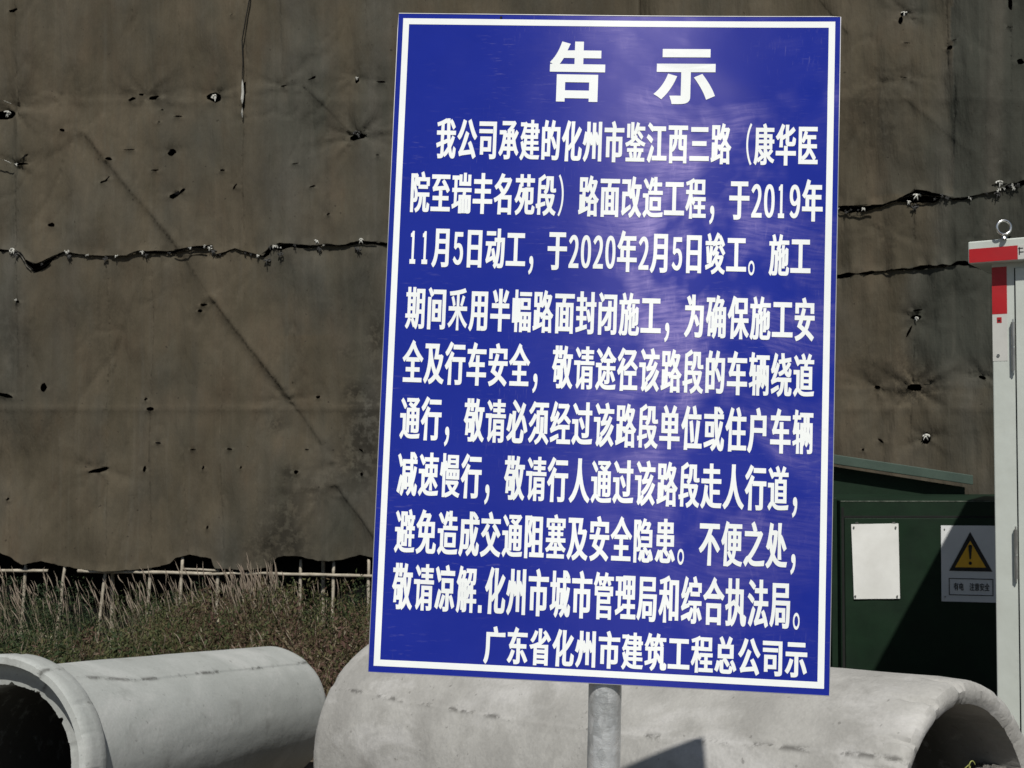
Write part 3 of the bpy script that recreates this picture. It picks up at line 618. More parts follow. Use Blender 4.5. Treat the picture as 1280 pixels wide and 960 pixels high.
# ------------------------------------------------------------------ concrete pipes
def cyl_hit(px, py, c, ax, R, far=False):
    d = ray(px, py); oc = CAM - c; dp = d - ax * d.dot(ax); op = oc - ax * oc.dot(ax)
    A, B, C = dp.dot(dp), 2 * dp.dot(op), op.dot(op) - R * R; D = B * B - 4 * A * C
    if D < 0: return None
    t = (-B + (math.sqrt(D) if far else -math.sqrt(D))) / (2 * A); return CAM + d * t
def pipe(c, ax, prof, mat, label, seam_px, seed, inner_shade_s=None, R0=.36, nseg=540):
    """prof: list of (distance along axis, radius, rim chip amount), closed loop outside -> inside"""
    u = ax.cross(Vector((0, 0, 1))).normalized(); v = u.cross(ax)
    th = []
    for px, py in seam_px:
        h = cyl_hit(px, py, c, ax, R0)
        if h is not None: q = h - c; th.append((q.dot(ax), math.atan2(q.dot(v), q.dot(u))))
    th.sort()
    rows = []
    for (s0, r0, k0), (s1, r1, k1) in zip(prof, prof[1:]):
        L = math.hypot(s1 - s0, r1 - r0); n = max(1, int(L / 0.03))
        for i in range(n): t = i / n; rows.append((s0 + (s1 - s0) * t, r0 + (r1 - r0) * t, k0 + (k1 - k0) * t))
    rows.append(prof[-1])
    V = []; SE = []; SHD = []
    for s, r, k in rows:
        ths = interp(th, s) if th else 99
        for j in range(nseg):
            q = 2 * math.pi * j / nseg; x, y = math.cos(q), math.sin(q)
            rr = r + 0.0028 * fb(x * 2 + seed, y * 2, s * 2, 1.0, 3)
            ss = s
            if k > 0:
                ch = fb(x * 6 + seed, y * 6, s * 3, 1.6, 4); e = max(0, ch - 0.02)
                rr += k * (0.0012 * fb(x * 34, y * 34, seed, 1, 2)) - k * min(.02, 0.03 * max(0, ch - .25)) * (1 if r > R0 - .03 else -1)
                ss += k * 0.008 * max(0, fb(x * 3, y * 3, seed + 4, 1.7, 3) - .1)
            dq = abs((q - ths + math.pi) % (2 * math.pi) - math.pi) * r
            outer = r > R0 - .03
            g = math.exp(-(dq / 0.010) ** 2) if outer else 0
            if outer and dq < 0.05: rr += (0.0035 * math.exp(-(dq / 0.006) ** 2) * (0.4 + fb(s * 9, seed, 0, 1, 3))) + 0.002 * math.tanh((q - ths) * 80) * math.exp(-dq / .03)
            V.append(c + ax * ss + (u * x + v * y) * rr); SE.append(g); SHD.append(0.0)
    nr = len(rows); F_ = []
    for i in range(nr - 1):
        for j in range(nseg): F_.append((i * nseg + j, i * nseg + (j + 1) % nseg, (i + 1) * nseg + (j + 1) % nseg, (i + 1) * nseg + j))
    if inner_shade_s:
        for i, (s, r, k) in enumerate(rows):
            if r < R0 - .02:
                for j in range(nseg): SHD[i * nseg + j] = min(1, max(0, s * 4))
    o = obj('concrete_pipe', V, F_, mat, smooth=True, angle=40, attrs={'seam': SE, 'grime': SHD})
    tag(o, label, 'pipe', 'concrete drain pipes laid beside the road'); return u, v
def axis_(phi, sig): return Vector((math.sin(phi) * math.cos(sig), math.cos(phi) * math.cos(sig), -math.sin(sig)))
cL = at(-15.84, 964.4, 4.0); aL = axis_(.26, .158)
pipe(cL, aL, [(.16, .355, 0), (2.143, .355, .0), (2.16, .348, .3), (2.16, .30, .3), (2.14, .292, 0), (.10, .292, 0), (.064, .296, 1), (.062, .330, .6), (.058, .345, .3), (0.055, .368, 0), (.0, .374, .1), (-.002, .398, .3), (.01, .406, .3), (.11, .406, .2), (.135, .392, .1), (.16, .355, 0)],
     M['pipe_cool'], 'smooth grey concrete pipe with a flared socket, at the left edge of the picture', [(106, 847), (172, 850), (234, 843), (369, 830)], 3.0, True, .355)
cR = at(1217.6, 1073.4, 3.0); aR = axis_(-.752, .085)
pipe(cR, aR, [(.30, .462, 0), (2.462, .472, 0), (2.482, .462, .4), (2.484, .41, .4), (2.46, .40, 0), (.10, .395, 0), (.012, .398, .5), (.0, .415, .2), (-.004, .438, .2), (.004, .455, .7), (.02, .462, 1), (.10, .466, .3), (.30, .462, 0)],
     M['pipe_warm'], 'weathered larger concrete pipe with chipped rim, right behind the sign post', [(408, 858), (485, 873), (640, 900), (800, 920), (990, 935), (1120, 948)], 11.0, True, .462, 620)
# rubble and a cord lying inside the near mouth of the large pipe
def lump(c, r, seed, name, parent=None, squash=.7):
    bm = bmesh.new(); bmesh.ops.create_icosphere(bm, subdivisions=4, radius=1)
    for w in bm.verts:
        q = w.co.copy(); k = 1 + .35 * fb(q.x + seed, q.y, q.z, 1.3, 4) + .12 * fb(q.x + seed, q.y, q.z, 5, 3); w.co = Vector((q.x * k, q.y * k, q.z * k * squash)) * r
    vs = [c + w.co for w in bm.verts]; fs = [[w.index for w in f.verts] for f in bm.faces]; bm.free()
    return obj(name, vs, fs, M['mud'], parent, smooth=True, angle=0)
h = cyl_hit(1252, 975, cR + aR * .0, aR, .37, True)
o = lump(h + aR * .02, .060, 2.0, 'rubble_lump'); tag(o, 'crumbled grey cement lump stuck inside the mouth of the large concrete pipe', 'rubble')
h = cyl_hit(1217, 955, cR, aR, .30, True); co = MB(); uu = aR.cross(Vector((0, 0, 1))).normalized(); vv = uu.cross(aR)
hm = at(1217, 957, 3.22)
co.tube([hm + (uu * math.cos(t * .45) * (.0095 + .0006 * t * .3) + vv * math.sin(t * .45) * .0125) + aR * .0012 * t for t in range(15)] + [hm + uu * .002 - vv * (.014 + .02 * k) + aR * .03 for k in range(6)], .0016, 7)
tag(co.build('loop_of_cord', M['cord'], smooth=True, angle=0), 'yellow green loop of cord inside the mouth of the large concrete pipe', 'cord')

# ------------------------------------------------------------------ blue notice sign
SO = Vector((-0.20856719, 2.03343079, 2.34404212)); SU = Vector((0.99666802, -0.07398952, -0.03432799)); SV = Vector((-0.03760021, -0.04332856, -0.99828068))
SU.normalize(); SV = (SV - SU * SV.dot(SU)).normalized(); SN = SU.cross(SV); SN = -SN if SN.y > 0 else SN    # SN points towards the road
SW, SH = 0.8, 1.196
def to_board(px, py):
    p = on_plane(px, py, SO, SN) - SO; return p.dot(SU), p.dot(SV)
def bulge(a_, b_):
    x, y = a_ / SW, b_ / SH
    d = 0.0030 * (x - .55) ** 2 * 4 + 0.0012 * math.sin(x * 2.6 + .4) * math.sin(y * 3.0) + 0.0010 * math.sin(x * 7 + y * 3) * math.sin(y * 6 + 1)
    q, sd_, t = seg_d(a_ * 1000, b_ * 1000, ((470, 60), (640, 150)))
    d += 0.0018 * sd_ * math.tanh(q / 30) * math.exp(-q / 60) * max(0, 1 - abs(t - .5) * 1.3)
    q, sd_, t = seg_d(a_ * 1000, b_ * 1000, ((60, 1020), (300, 1090)))
    d += 0.0014 * sd_ * math.tanh(q / 30) * math.exp(-q / 60) * max(0, 1 - abs(t - .5) * 1.2)
    for (cx, cy, r, k) in ((.35, .93, .02, -.0005), (.41, .92, .015, .0003), (.77, .145, .02, -.0012), (.70, .86, .05, .0014), (.08, .09, .04, .0008)):
        d += k * math.exp(-((a_ - cx) ** 2 + (b_ - cy) ** 2) / r / r)
    return d
def bp(a_, b_, lift=0.0): return SO + SU * a_ + SV * b_ + SN * (bulge(a_, b_) + lift)
foot = at(754.5, 960, 1.976); topc = at(771, 60, 2.045); pd = (topc - foot).normalized()
gfoot = foot + pd * ((G(0, 2) - foot.z) / pd.z)
sign = empty('notice_sign', gfoot, 'large blue notice board with white Chinese lettering on a galvanised post', 'sign')
def boardmesh():
    nx, ny = 64, 96; V = []; UV = []; F_ = []
    for lay, lift in ((0, 0.0), (1, -0.002)):
        for j in range(ny + 1):
            for i in range(nx + 1): V.append(bp(SW * i / nx, SH * j / ny, lift)); UV.append((SW * i / nx, SH * j / ny))
    K = (nx + 1) * (ny + 1)
    for j in range(ny):
        for i in range(nx):
            a_ = j * (nx + 1) + i; F_.append((a_, a_ + nx + 1, a_ + nx + 2, a_ + 1))
            F_.append((K + a_, K + a_ + 1, K + a_ + nx + 2, K + a_ + nx + 1))
    o = obj('board', V, F_, M['sign_blue'], sign, smooth=True, angle=0, uvs=UV)
    o.data.materials.append(M['alu'])
    for k, p in enumerate(o.data.polygons): p.material_index = k % 2
    # bare sheet-metal edge
    mb = MB(); e = 0.0012
    def strip(pts, off):
        k = len(mb.v)
        for p, q in zip(pts, off):
            mb.v += [p + SN * .0006, p + q * e + SN * .0006, p + q * e - SN * .0028, p - SN * .0028]
        for i in range(len(pts) - 1):
            for j in range(4): mb.f.append([k + i * 4 + j, k + i * 4 + (j + 1) % 4, k + (i + 1) * 4 + (j + 1) % 4, k + (i + 1) * 4 + j])
    N_ = 40
    per = [(SW * i / N_, 0, -SV) for i in range(N_)] + [(SW, SH * i / N_, SU) for i in range(N_)] + [(SW * (1 - i / N_), SH, SV) for i in range(N_)] + [(0, SH * (1 - i / N_), -SU) for i in range(N_)]
    per.append(per[0]); strip([bp(a_, b_) for a_, b_, _ in per], [q for *_, q in per])
    mb.build('sheet_edge', M['alu'], sign)
boardmesh()
def border():
    m, w = 0.0088, 0.0112; n = 48
    for (a0, b0, a1, b1) in ((m, m, SW - m, m + w), (m, SH - m - w - .002, SW - m, SH - m - .002), (m, m + w, m + w, SH - m - w - .002), (SW - m - w, m + w, SW - m, SH - m - w - .002)):
        V = []; UV = []; F_ = []
        hor = (a1 - a0) > (b1 - b0)
        for i in range(n + 1):
            t = i / n
            for s in (0, 1):
                a_, b_ = (a0 + (a1 - a0) * t, b0 + (b1 - b0) * s) if hor else (a0 + (a1 - a0) * s, b0 + (b1 - b0) * t)
                V.append(bp(a_, b_, .0004)); UV.append((a_, b_))
        for i in range(n): F_.append((2 * i, 2 * i + 1, 2 * i + 3, 2 * i + 2))
        obj('border_stripe', V, F_, M['sign_white'], sign, smooth=True, angle=0, uvs=UV)
border()
p = bp(*to_board(626.5, 22.5), 0)
MB().tube([p - SN * .004, p + SN * .0015], [.0028, .0022], 12).build('rivet', M['flat_black'], sign)
# ---- lettering
_cache = {}
def glyph(ch, sx, sy, ox, oy, grid=0, ink=None):
    """glyph outline stretched to sx, sy and thickened by ox, oy: (verts, faces), em cell starts at 0"""
    key = (ch, round(sx, 5), round(sy, 5), ox, oy, ink)
    if key in _cache: return _cache[key]
    fc = bpy.data.curves.new('g', 'FONT'); fc.body = ch; fc.resolution_u = 4
    ob = bpy.data.objects.new('g', fc); scene.collection.objects.link(ob)
    for s in bpy.context.selected_objects: s.select_set(False)
    ob.select_set(True); bpy.context.view_layer.objects.active = ob; bpy.ops.object.convert(target='CURVE')
    ob = bpy.context.view_layer.objects.active; cu = ob.data
    loops = []
    for sp in cu.splines:
        bz = sp.bezier_points; n = len(bz); P = []
        for i in range(n):
            p0, p1 = bz[i], bz[(i + 1) % n]; A0, A1, A2, A3 = p0.co, p0.handle_right, p1.handle_left, p1.co
            ch_ = (A3 - A0).length; dev = max((A1 - A0.lerp(A3, 1 / 3)).length, (A2 - A0.lerp(A3, 2 / 3)).length)
            m = 1 if dev < .004 else (4 if ch_ < .3 else 7)
            for k in range(m):
                t = k / m; q = A0 * (1 - t) ** 3 + A1 * 3 * t * (1 - t) ** 2 + A2 * 3 * t * t * (1 - t) + A3 * t ** 3; P.append((q.x * sx / ox, q.y * sy / oy))
        Q = [p for i, p in enumerate(P) if math.hypot(p[0] - P[i - 1][0], p[1] - P[i - 1][1]) > 1e-3]
        if len(Q) > 2: loops.append(Q)
    bpy.data.objects.remove(ob)
    per_ = sum(math.hypot((P[i][0] - P[i - 1][0]) * ox / sx, (P[i][1] - P[i - 1][1]) * oy / sy) for P in loops for i in range(len(P)))
    wt = max(.36, min(1.0, 1.25 - .042 * per_)) if ink is None else 1.0
    if ink is not None:      # stretch so that the ink box comes out at the asked size
        xs_ = [p[0] for P in loops for p in P]; ys_ = [p[1] for P in loops for p in P]
        kx = (ink[0] / ox - 2) / (max(xs_) - min(xs_)); ky = (ink[1] / oy - 2) / (max(ys_) - min(ys_))
        loops = [[(p[0] * kx, p[1] * ky) for p in P] for P in loops]
    area = lambda P: sum(P[i - 1][0] * P[i][1] - P[i][0] * P[i - 1][1] for i in range(len(P))) / 2
    sg = 1 if max((area(P) for P in loops), key=abs) > 0 else -1
    OUT = []
    for P in loops:
        n = len(P); R_ = []
        for i in range(n):
            p, c, q = P[i - 1], P[i], P[(i + 1) % n]
            d0 = (c[0] - p[0], c[1] - p[1]); d1 = (q[0] - c[0], q[1] - c[1]); l0 = math.hypot(*d0); l1 = math.hypot(*d1)
            n0 = (d0[1] / l0 * sg, -d0[0] / l0 * sg); n1 = (d1[1] / l1 * sg, -d1[0] / l1 * sg)
            mx, my = n0[0] + n1[0], n0[1] + n1[1]; L = math.hypot(mx, my)
            if L < 1e-6: mx, my, L = n0[0], n0[1], 1
            k = wt * (min(1.5, 2 / L) / L if L > .3 else 1.2 / L)
            R_.append((c[0] + mx * k, c[1] + my * k))
        OUT.append(R_)
    V, E_ = [], []
    for P in OUT:
        b0 = len(V); V += [Vector(p) for p in P]; E_ += [(b0 + i, b0 + (i + 1) % len(P)) for i in range(len(P))]
    if grid:
        xs_ = [p[0] for p in V]; ys_ = [p[1] for p in V]; gx = grid / ox; gy = grid / oy; yy = min(ys_) + gy / 2
        while yy < max(ys_):
            xx = min(xs_) + gx / 2
            while xx < max(xs_): V.append(Vector((xx, yy))); xx += gx
            yy += gy
    rr = delaunay_2d_cdt(V, E_, [], 0, 1e-5); vv, ff = rr[0], []
    for f in rr[2]:
        cx = sum(vv[i][0] for i in f) / 3; cy = sum(vv[i][1] for i in f) / 3; w = 0
        for P in OUT:
            x0, y0 = P[-1]
            for x1, y1 in P:
                if (y0 > cy) != (y1 > cy) and cx < (x1 - x0) * (cy - y0) / (y1 - y0) + x0: w += 1 if y1 > y0 else -1
                x0, y0 = x1, y1
        if w * sg > 0: ff.append(tuple(f))
    r = ([(v[0] * ox, v[1] * oy) for v in vv], ff); _cache[key] = r; return r
EM = 0.98     # advance of a full-width glyph of the built-in font at size 1 (ink box about 0.92)
def place(V, F_, ch, cx, cy, w, hgt, ox, oy, mode='cjk', grid=0):
    """centre of the em cell at (cx, cy), cell w wide, ink height about hgt; y grows downwards on the board"""
    if mode == 'cjk':
        sx, sy = w * .93, hgt / 0.93
        vs, fs = glyph(ch, sx, sy, ox, oy, grid); mx, my = .5 * sx, .38 * sy
    else:
        vs, fs = glyph(ch, w, hgt, ox, oy, 0, (round(w, 5), round(hgt, 5))); mx = (min(v[0] for v in vs) + max(v[0] for v in vs)) / 2; my = (min(v[1] for v in vs) + max(v[1] for v in vs)) / 2
    k = len(V); V += [(cx + x - mx, cy - (y - my)) for x, y in vs]; F_ += [tuple(i + k for i in f) for f in fs]
LINES = [('我公司承建的化州市鉴江西三路（康华医', 546, 173.3, 1022, 182.3, 53),
         ('院至瑞丰名苑段）路面改造工程，于2019年', 513, 240.5, 1028, 251.5, 53),
         ('11月5日动工，于2020年2月5日竣工。施工', 511, 308, 1013, 320, 52.5),
         ('期间釆用半幅路面封闭施工，为确保施工安', 507.5, 384.5, 1018.5, 400, 54.5),
         ('全及行车安全，敬请途径该路段的车辆绕道', 504, 452.2, 1017.5, 470, 54.5),
         ('通行，敬请必须经过该路段单位或住户车辆', 500.5, 522, 1016.5, 540.5, 55),
         ('减速慢行，敬请行人通过该路段走人行道，', 497, 591.5, 1013.5, 612.5, 55.5),
         ('避免造成交通阻塞及安全隐患。不便之处，', 494, 663.5, 1011.5, 683.5, 55.5),
         ('敬请凉解.化州市城市管理局和综合执法局。', 491, 732, 1016.5, 757.5, 58),
         ('广东省化州市建筑工程总公司示', 605, 805.5, 1009, 823.5, 45)]
def text_mesh(V, F_, name, mat, parent, mapf):
    W_ = [mapf(a_, b_) for a_, b_ in V]
    f2 = []
    for f in F_:
        n = (W_[f[1]] - W_[f[0]]).cross(W_[f[2]] - W_[f[0]]); f2.append(f if n.dot(SN) > 0 else f[::-1])
    return obj(name, W_, f2, mat, parent, uvs=V)
PXM = 1 / 700.0
for body, x0, y0, x1, y1, hp in LINES:
    a0, b0 = to_board(x0, y0); a1, b1 = to_board(x1, y1)
    wd = [0.585 if c in '0123456789' else (0.33 if c == '.' else 1.0) for c in body]; cell = (a1 - a0) / (sum(wd) - .06)
    x = a0 - cell * .03; V = []; F_ = []; hb = hp * PXM * 1.005
    for i, c in enumerate(body):
        w = wd[i] * cell; t = (x + w / 2 - a0) / (a1 - a0); cy = b0 + (b1 - b0) * t
        if c in '0123456789': place(V, F_, chr(ord(c) + 0xFEE0), x + w / 2 - (cell * .04 if c == '1' else 0), cy + hb * .03, cell * (.28 if c == '1' else .485), hb * .80, .0014, .0012, 'ink')
        elif c == '.': 
            k = len(V); q = x + w * .42; V += [(q - .003, cy + hb * .32), (q + .0035, cy + hb * .32), (q + .0035, cy + hb * .48), (q - .003, cy + hb * .48)]; F_.append((k, k + 1, k + 2, k + 3))
        elif c in '，': place(V, F_, c, x + w / 2, cy, cell, hb * 1.15, .0009, .0009)
        elif c in '。（）': place(V, F_, c, x + w / 2, cy, cell, hb * (1.05 if c == '。' else .98), .0003, .0003)
        elif c == '釆': place(V, F_, c, x + w / 2, cy, cell, hb * .98, .0011, .0010)
        else: place(V, F_, c, x + w / 2, cy, cell, hb * .965, .0019, .0014, 'cjk', .018)
        x += w
    text_mesh(V, F_, 'lettering', M['sign_white'], sign, lambda a_, b_: bp(a_, b_, .0007))
for c, x0, x1, yc, hp in (('告', 684, 759.5, 89.5, 77), ('示', 817.4, 897.6, 93, 76)):
    a0, b0 = to_board(x0, yc); a1, b1 = to_board(x1, yc); V = []; F_ = []
    place(V, F_, c, (a0 + a1) / 2, (b0 + b1) / 2, (a1 - a0) * 1.03, hp * PXM * .96, .0042, .0036, 'cjk', .012)
    text_mesh(V, F_, 'heading_character', M['sign_white'], sign, lambda a_, b_: bp(a_, b_, .0007))
# post, clamps, bolts
ptop = foot + pd * ((2.28 - foot.z) / pd.z)
n_ = 80; MB().tube([gfoot.lerp(ptop, i / n_) for i in range(n_ + 1)], [.0292 + .0002 * math.sin(i * 2.1) for i in range(n_ + 1)], 40).build('post', M['galv'], sign, smooth=True, angle=40)
MB().tube([ptop, ptop + pd * .012], [.031, .029], 24).build('post_cap', M['galv'], sign, smooth=True, angle=40)
for b_ in (.22, .98):
    p = bp(.40, b_); t = (p.z - foot.z) / pd.z; cpt = foot + pd * t
    ring = MB(); ring.tube([cpt - pd * .015, cpt + pd * .015], .0325, 28); ring.build('clamp', M['steel'], sign, smooth=True, angle=40)
    mb = MB().box(p, SU, SV, SN, (-.25, .25), (-.014, .014), (-.014, -.004)); mb.build('rear_rail', M['alu'], sign)

# ------------------------------------------------------------------ green transformer box
X, Y, Z = Vector((1, 0, 0)), Vector((0, 1, 0)), Vector((0, 0, 1)); O = Vector((0, 0, 0))
YB = 6.8
tb = empty('transformer_box', Vector((2.3, 7.6, G(2.3, 7.6))), 'dark green metal transformer box with sloped roof behind the large concrete pipe', 'transformer box')
gz = -0.62
fx = lambda px, y=YB: at(px, 600, y).x
fz = lambda py, y=YB: at(1100, py, y).z
y2 = 7.35
MB().box(O, X, Y, Z, (fx(1050), fx(1420)), (YB, y2), (gz, fz(625.5))).build('front_housing', M['green'], tb, bevel=.006)
MB().box(O, X, Y, Z, (fx(1042), fx(1049.6)), (YB + .06, y2), (gz, fz(622, YB + .06))).build('corner_post', M['green'], tb, bevel=.004)
MB().box(O, X, Y, Z, (fx(1050.5), fx(1419)), (YB - .0025, YB + .0), (fz(625.8) - .006, fz(625.8) - .001)).build('worn_top_edge', M['edge_wear'], tb)
# rear housing with a gable roof, ridge hidden behind the sign
rx0, rx1, xr = fx(700, y2), fx(1206, y2), fx(953, y2)
ze = fz(609, y2); zr = ze + (rx1 - xr) * .158
bk = 8.7
MB().add([(rx0, y2 + .001, gz), (rx1, y2 + .001, gz), (rx1, y2 + .001, ze), (xr, y2 + .001, zr), (rx0, y2 + .001, ze), (rx0, bk, gz), (rx1, bk, gz), (rx1, bk, ze), (xr, bk, zr), (rx0, bk, ze)],
         [(0, 1, 2, 3, 4), (9, 8, 7, 6, 5), (0, 5, 6, 1), (1, 6, 7, 2), (2, 7, 8, 3), (3, 8, 9, 4), (4, 9, 5, 0)]).build('rear_housing', M['green'], tb)
ov = .085; yf = y2 - ov
for sgn, xe in ((1, fx(1216.5, yf)), (-1, 2 * xr - fx(1216.5, yf))):
    sl_ = .150; A = Vector((xr, yf, zr + .03)); 
    dz = -abs(xe - xr) * sl_; th_ = .062
    T0, T1 = Vector((xr, yf, zr + .075)), Vector((xe, yf, zr + .075 + dz)); D = Y * (bk + .1 - yf)
    P = [T0, T1, T1 - Z * th_, T0 - Z * th_]
    MB().add(P + [p + D for p in P], [(0, 1, 2, 3), (7, 6, 5, 4), (0, 4, 5, 1), (1, 5, 6, 2), (2, 6, 7, 3), (3, 7, 4, 0)]).build('roof_panel', M['green_roof'], tb, bevel=.004)
# door leaf, panel gap, plates
MB().box(O, X, Y, Z, (fx(1051.2), fx(1054.2)), (YB - .003, YB), (gz + .05, fz(634))).build('door_gap', M['flat_black'], tb)
MB().box(O, X, Y, Z, (fx(1054.2), fx(1400)), (YB - .003, YB), (fz(647.2), fz(644.8))).build('door_gap', M['flat_black'], tb)
MB().box(O, X, Y, Z, (fx(1054.6), fx(1400)), (YB - .012, YB), (gz + .06, fz(647.6))).build('door', M['green'], tb, bevel=.003)
def plate(pts, yy, th, mat, name, n=10, warp=.006, parent=tb):
    V = []; q = [at(px, py, yy) for px, py in pts]
    for lay in (0, 1):
        for j in range(n + 1):
            for i in range(n + 1):
                s, t = i / n, j / n; p = (q[0].lerp(q[1], s)).lerp(q[3].lerp(q[2], s), t)
                V.append(p + Y * (lay * th) - Y * warp * (math.sin(math.pi * t) * .8 + .3 * math.sin(6 * s + 2 * t)) * math.sin(math.pi * min(1, s + .1)))
    K = (n + 1) ** 2; F_ = []
    for j in range(n):
        for i in range(n):
            a_ = j * (n + 1) + i; F_ += [(a_, a_ + n + 1, a_ + n + 2, a_ + 1), (K + a_, K + a_ + 1, K + a_ + n + 2, K + a_ + n + 1)]
    per = [i for i in range(n)] + [(n + 1) * (j + 1) - 1 for j in range(n)] + [K - 1 - i for i in range(n)] + [(n + 1) * (n - j) for j in range(n)]
    for a_, b_ in zip(per, per[1:] + per[:1]): F_.append((a_, b_, b_ + K, a_ + K))
    return obj(name, V, F_, mat, parent, smooth=True, angle=40)
wp = plate([(1064, 655.3), (1123, 654.3), (1125, 748.3), (1067.5, 748.8)], YB - .022, .003, M['white_plate'], 'blank_plate')
for (sx, sy) in ((1067.2, 659), (1119.5, 659), (1069.2, 745), (1121.5, 745)):
    p = at(sx, sy, YB - .026); MB().tube([p, p - Y * .006], [.0062, .004], 10).build('screw', M['steel'], wp)
for sx in (1071, 1117):
    p = at(sx, 654, YB - .018); MB().box(p, X, Y, Z, (-.008, .008), (-.004, .012), (-.003, .006)).build('clip', M['steel'], wp)
yw = YB - .018
wn = plate([(1176.2, 656.8), (1250, 657.2), (1252, 753.5), (1177, 751.6)], yw, .002, M['warn_plate'], 'warning_plate', warp=0.0)
yy = yw - .002
def flat(pts, name, mat, y_, parent, tri=None):
    V = [at(px, py, y_) for px, py in pts]; return obj(name, V, tri or [tuple(range(len(V)))[::-1]], mat, parent)
flat([(1212.7, 664.8), (1186.5, 713.4), (1240.7, 714.7)], 'triangle_border', M['warn_black'], yy, wn)
flat([(1212.7, 676), (1193.8, 709), (1232.4, 709.5)], 'triangle_field', M['warn_yellow'], yy - .0015, wn)
flat([(1210.3, 682.5), (1211.2, 681), (1214.4, 681), (1215.3, 682.5), (1213.8, 699), (1211.9, 699)], 'exclamation_mark', M['warn_black'], yy - .003, wn)
flat([(1212.9 + 2.1 * math.cos(t * math.pi / 8), 704 + 2.1 * math.sin(t * math.pi / 8)) for t in range(16)], 'exclamation_mark', M['warn_black'], yy - .003, wn)
c4 = [(1186, 722.4), (1241.6, 723.8), (1241.8, 745.2), (1186.2, 743.8)]; i4 = [(1187, 723.4), (1240.6, 724.8), (1240.8, 744.2), (1187.2, 742.8)]
flat(c4 + i4, 'text_frame', M['warn_black'], yy, wn, [(0, 1, 5, 4), (1, 2, 6, 5), (2, 3, 7, 6), (3, 0, 4, 7)])
for word, i0 in (('有电', 0), ('注意安全', 3)):
    V, F_ = [], []
    for i, c in enumerate(word):
        xx = (1195.2 if i0 == 0 else 1196.0) + (i + i0) * 6.32
        pa = at(xx, 733 + (xx - 1190) * .025, yy); place(V, F_, c, pa.x, -pa.z, .032, .046, .0008, .0007)
    obj('lettering', [Vector((a_, yy - .0005, -b_)) for a_, b_ in V], F_, M['warn_black'], wn)['kind'] = 'stuff'
for (sx, sy) in ((1180.5, 661.5), (1181.5, 746)):
    p = at(sx, sy, yw - .001); MB().tube([p, p - Y * .005], [.005, .003], 8).build('screw', M['steel'], wn)

# ------------------------------------------------------------------ white cabinet
CA = math.radians(35); cu_ = Vector((math.cos(CA), -math.sin(CA), 0)); cn = Vector((-math.sin(CA), -math.cos(CA), 0))
YC = 4.52
C0 = at(1241.5, 500, YC); C0.z = 0; gc = G(C0.x, C0.y) - .05
zf = lambda py, y=YC: at(1250, py, y).z
cab = empty('white_cabinet', C0 + cu_ * .35 - cn * .7 + Z * gc, 'tall white metal roadside cabinet with red strips at the right edge', 'cabinet')
CW, CD = .75, 2.0
zt = zf(325)
MB().box(C0, cu_, -cn, Z, (0, CW), (0, CD), (gc, zt + .02)).build('body', M['cab_white'], cab, bevel=.004)
rt, rb = zf(296.5, 4.40), zf(325.0, 4.40)
roof = MB().box(C0, cu_, -cn, Z, (-.077, CW + .077), (-.058, CD + .058), (rb, rt)).build('roof', M['cab_white'], cab, bevel=.005)
def along(o, d, px):
    k = (px - 640) / F; return (k * o.y - o.x) / (d.x - k * d.y)
Rc = C0 - cu_ * .077 + cn * .058
tr = along(Rc, cu_, 1274.5)
MB().box(Rc, cu_, cn, Z, (.004, tr), (0, .0012), (rb + .004, rt - .031)).build('red_strip', M['cab_red'], roof)
MB().box(Rc, cu_, cn, Z, (tr + .001, tr + .19), (0, .0012), (rb + .004, rt - .031)).build('white_strip', M['cab_film'], roof)
mk = along(Rc, cu_, 1277.5)
MB().box(Rc, cu_, cn, Z, (mk - .006, mk + .012), (.0012, .0018), (rb + .045, rb + .049)).box(Rc, cu_, cn, Z, (mk - .002, mk + .014), (.0012, .0018), (rb + .030, rb + .034)).box(Rc, cu_, cn, Z, (mk - .004, mk), (.0012, .0020), (rb + .022, rb + .052)).build('printed_mark', M['warn_black'], roof)
t1 = along(C0, cu_, 1260.5)
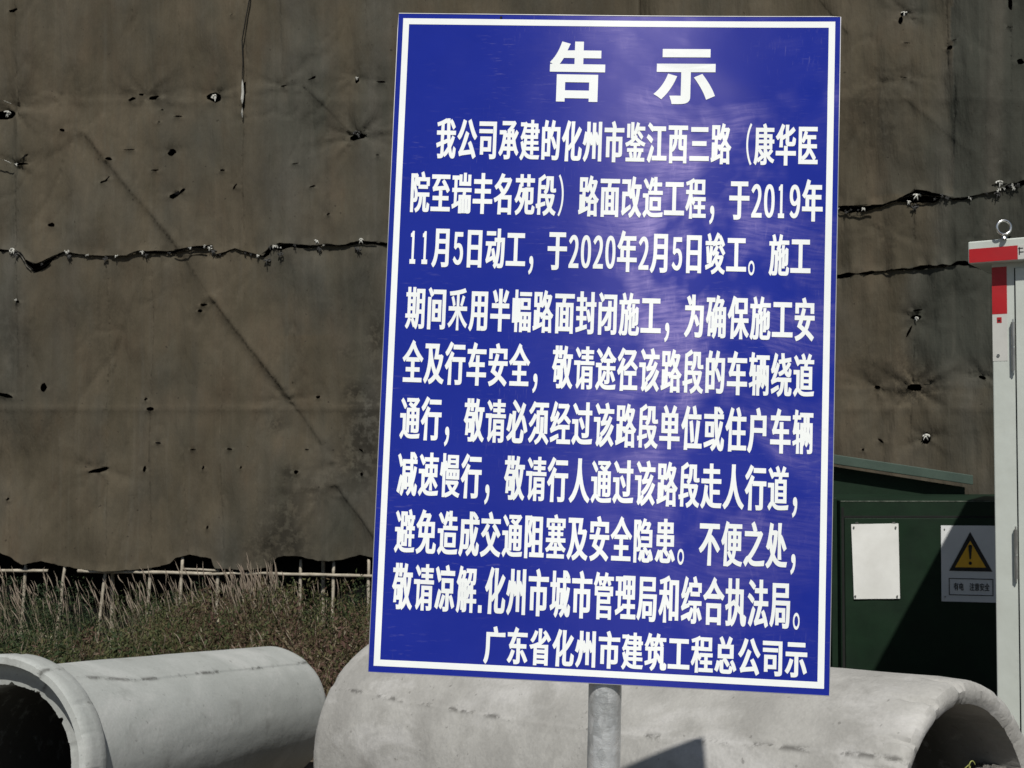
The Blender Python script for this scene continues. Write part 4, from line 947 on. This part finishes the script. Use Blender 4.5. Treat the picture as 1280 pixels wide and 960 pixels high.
MB().box(C0, cu_, cn, Z, (.001, t1), (0, .0012), (zf(393), zf(334.5))).build('red_strip', M['cab_red'], cab)
MB().box(C0, cu_, cn, Z, (.001, t1), (0, .0010), (zf(451.5), zf(393.3))).build('white_strip', M['cab_film'], cab)
s1 = along(C0, cu_, 1250.5)
MB().box(C0, cu_, cn, Z, (s1 - .009, s1 + .009), (.0010, .0018), (zf(404), zf(397))).build('sticker', M['cab_red'], cab)
MB().box(C0, cu_, cn, Z, (s1 - .005, s1 + .004), (.0018, .0024), (zf(402.3), zf(400.2))).build('sticker_print', M['warn_black'], cab)
p = C0 + cu_ * along(C0, cu_, 1248.8) + Z * zf(444.5); MB().tube([p, p + cn * .004], .006, 12).build('rivet', M['steel'], cab)
g1 = along(C0, cu_, 1270.5)
MB().box(C0, cu_, cn, Z, (g1 - .002, g1 + .0035), (.0, .0011), (gc + .1, zt - .04)).build('door_gap', M['flat_black'], cab)
MB().box(C0, cu_, cn, Z, (g1 + .0035, CW - .03), (-.001, .010), (gc + .1, zt - .042)).build('door', M['cab_white'], cab, bevel=.002)
for (ya, yb) in ((404, 463.5), (660, 721)):
    hg = along(C0, cu_, 1267); za, zb = zf(yb), zf(ya); c_ = C0 + cu_ * (hg + .004) + cn * .012
    MB().tube([c_ + Z * (za + (zb - za) * t) for t in (0, .47)], .0075, 12).tube([c_ + Z * (za + (zb - za) * t) for t in (.50, 1.0)], .0075, 12).build('hinge', M['steel'], cab, smooth=True, angle=40)
    MB().tube([c_ + Z * (za - .012), c_ + Z * (zb + .012)], .0035, 8).build('hinge_pin', M['bright_steel'], cab, smooth=True, angle=40)
rp = at(1254.8, 284.2, 4.43); Rr = .0277
ring = MB(); ring.tube([rp + (X * math.cos(t * math.pi / 16) + Z * math.sin(t * math.pi / 16)) * Rr for t in range(33)], .0048, 10, False).build('lifting_ring', M['bright_steel'], cab, smooth=True, angle=0)
MB().tube([Vector((rp.x, rp.y, rt - .002)), Vector((rp.x, rp.y, rt + .007))], [.012, .009], 14).build('ring_base', M['bright_steel'], cab, smooth=True, angle=40)
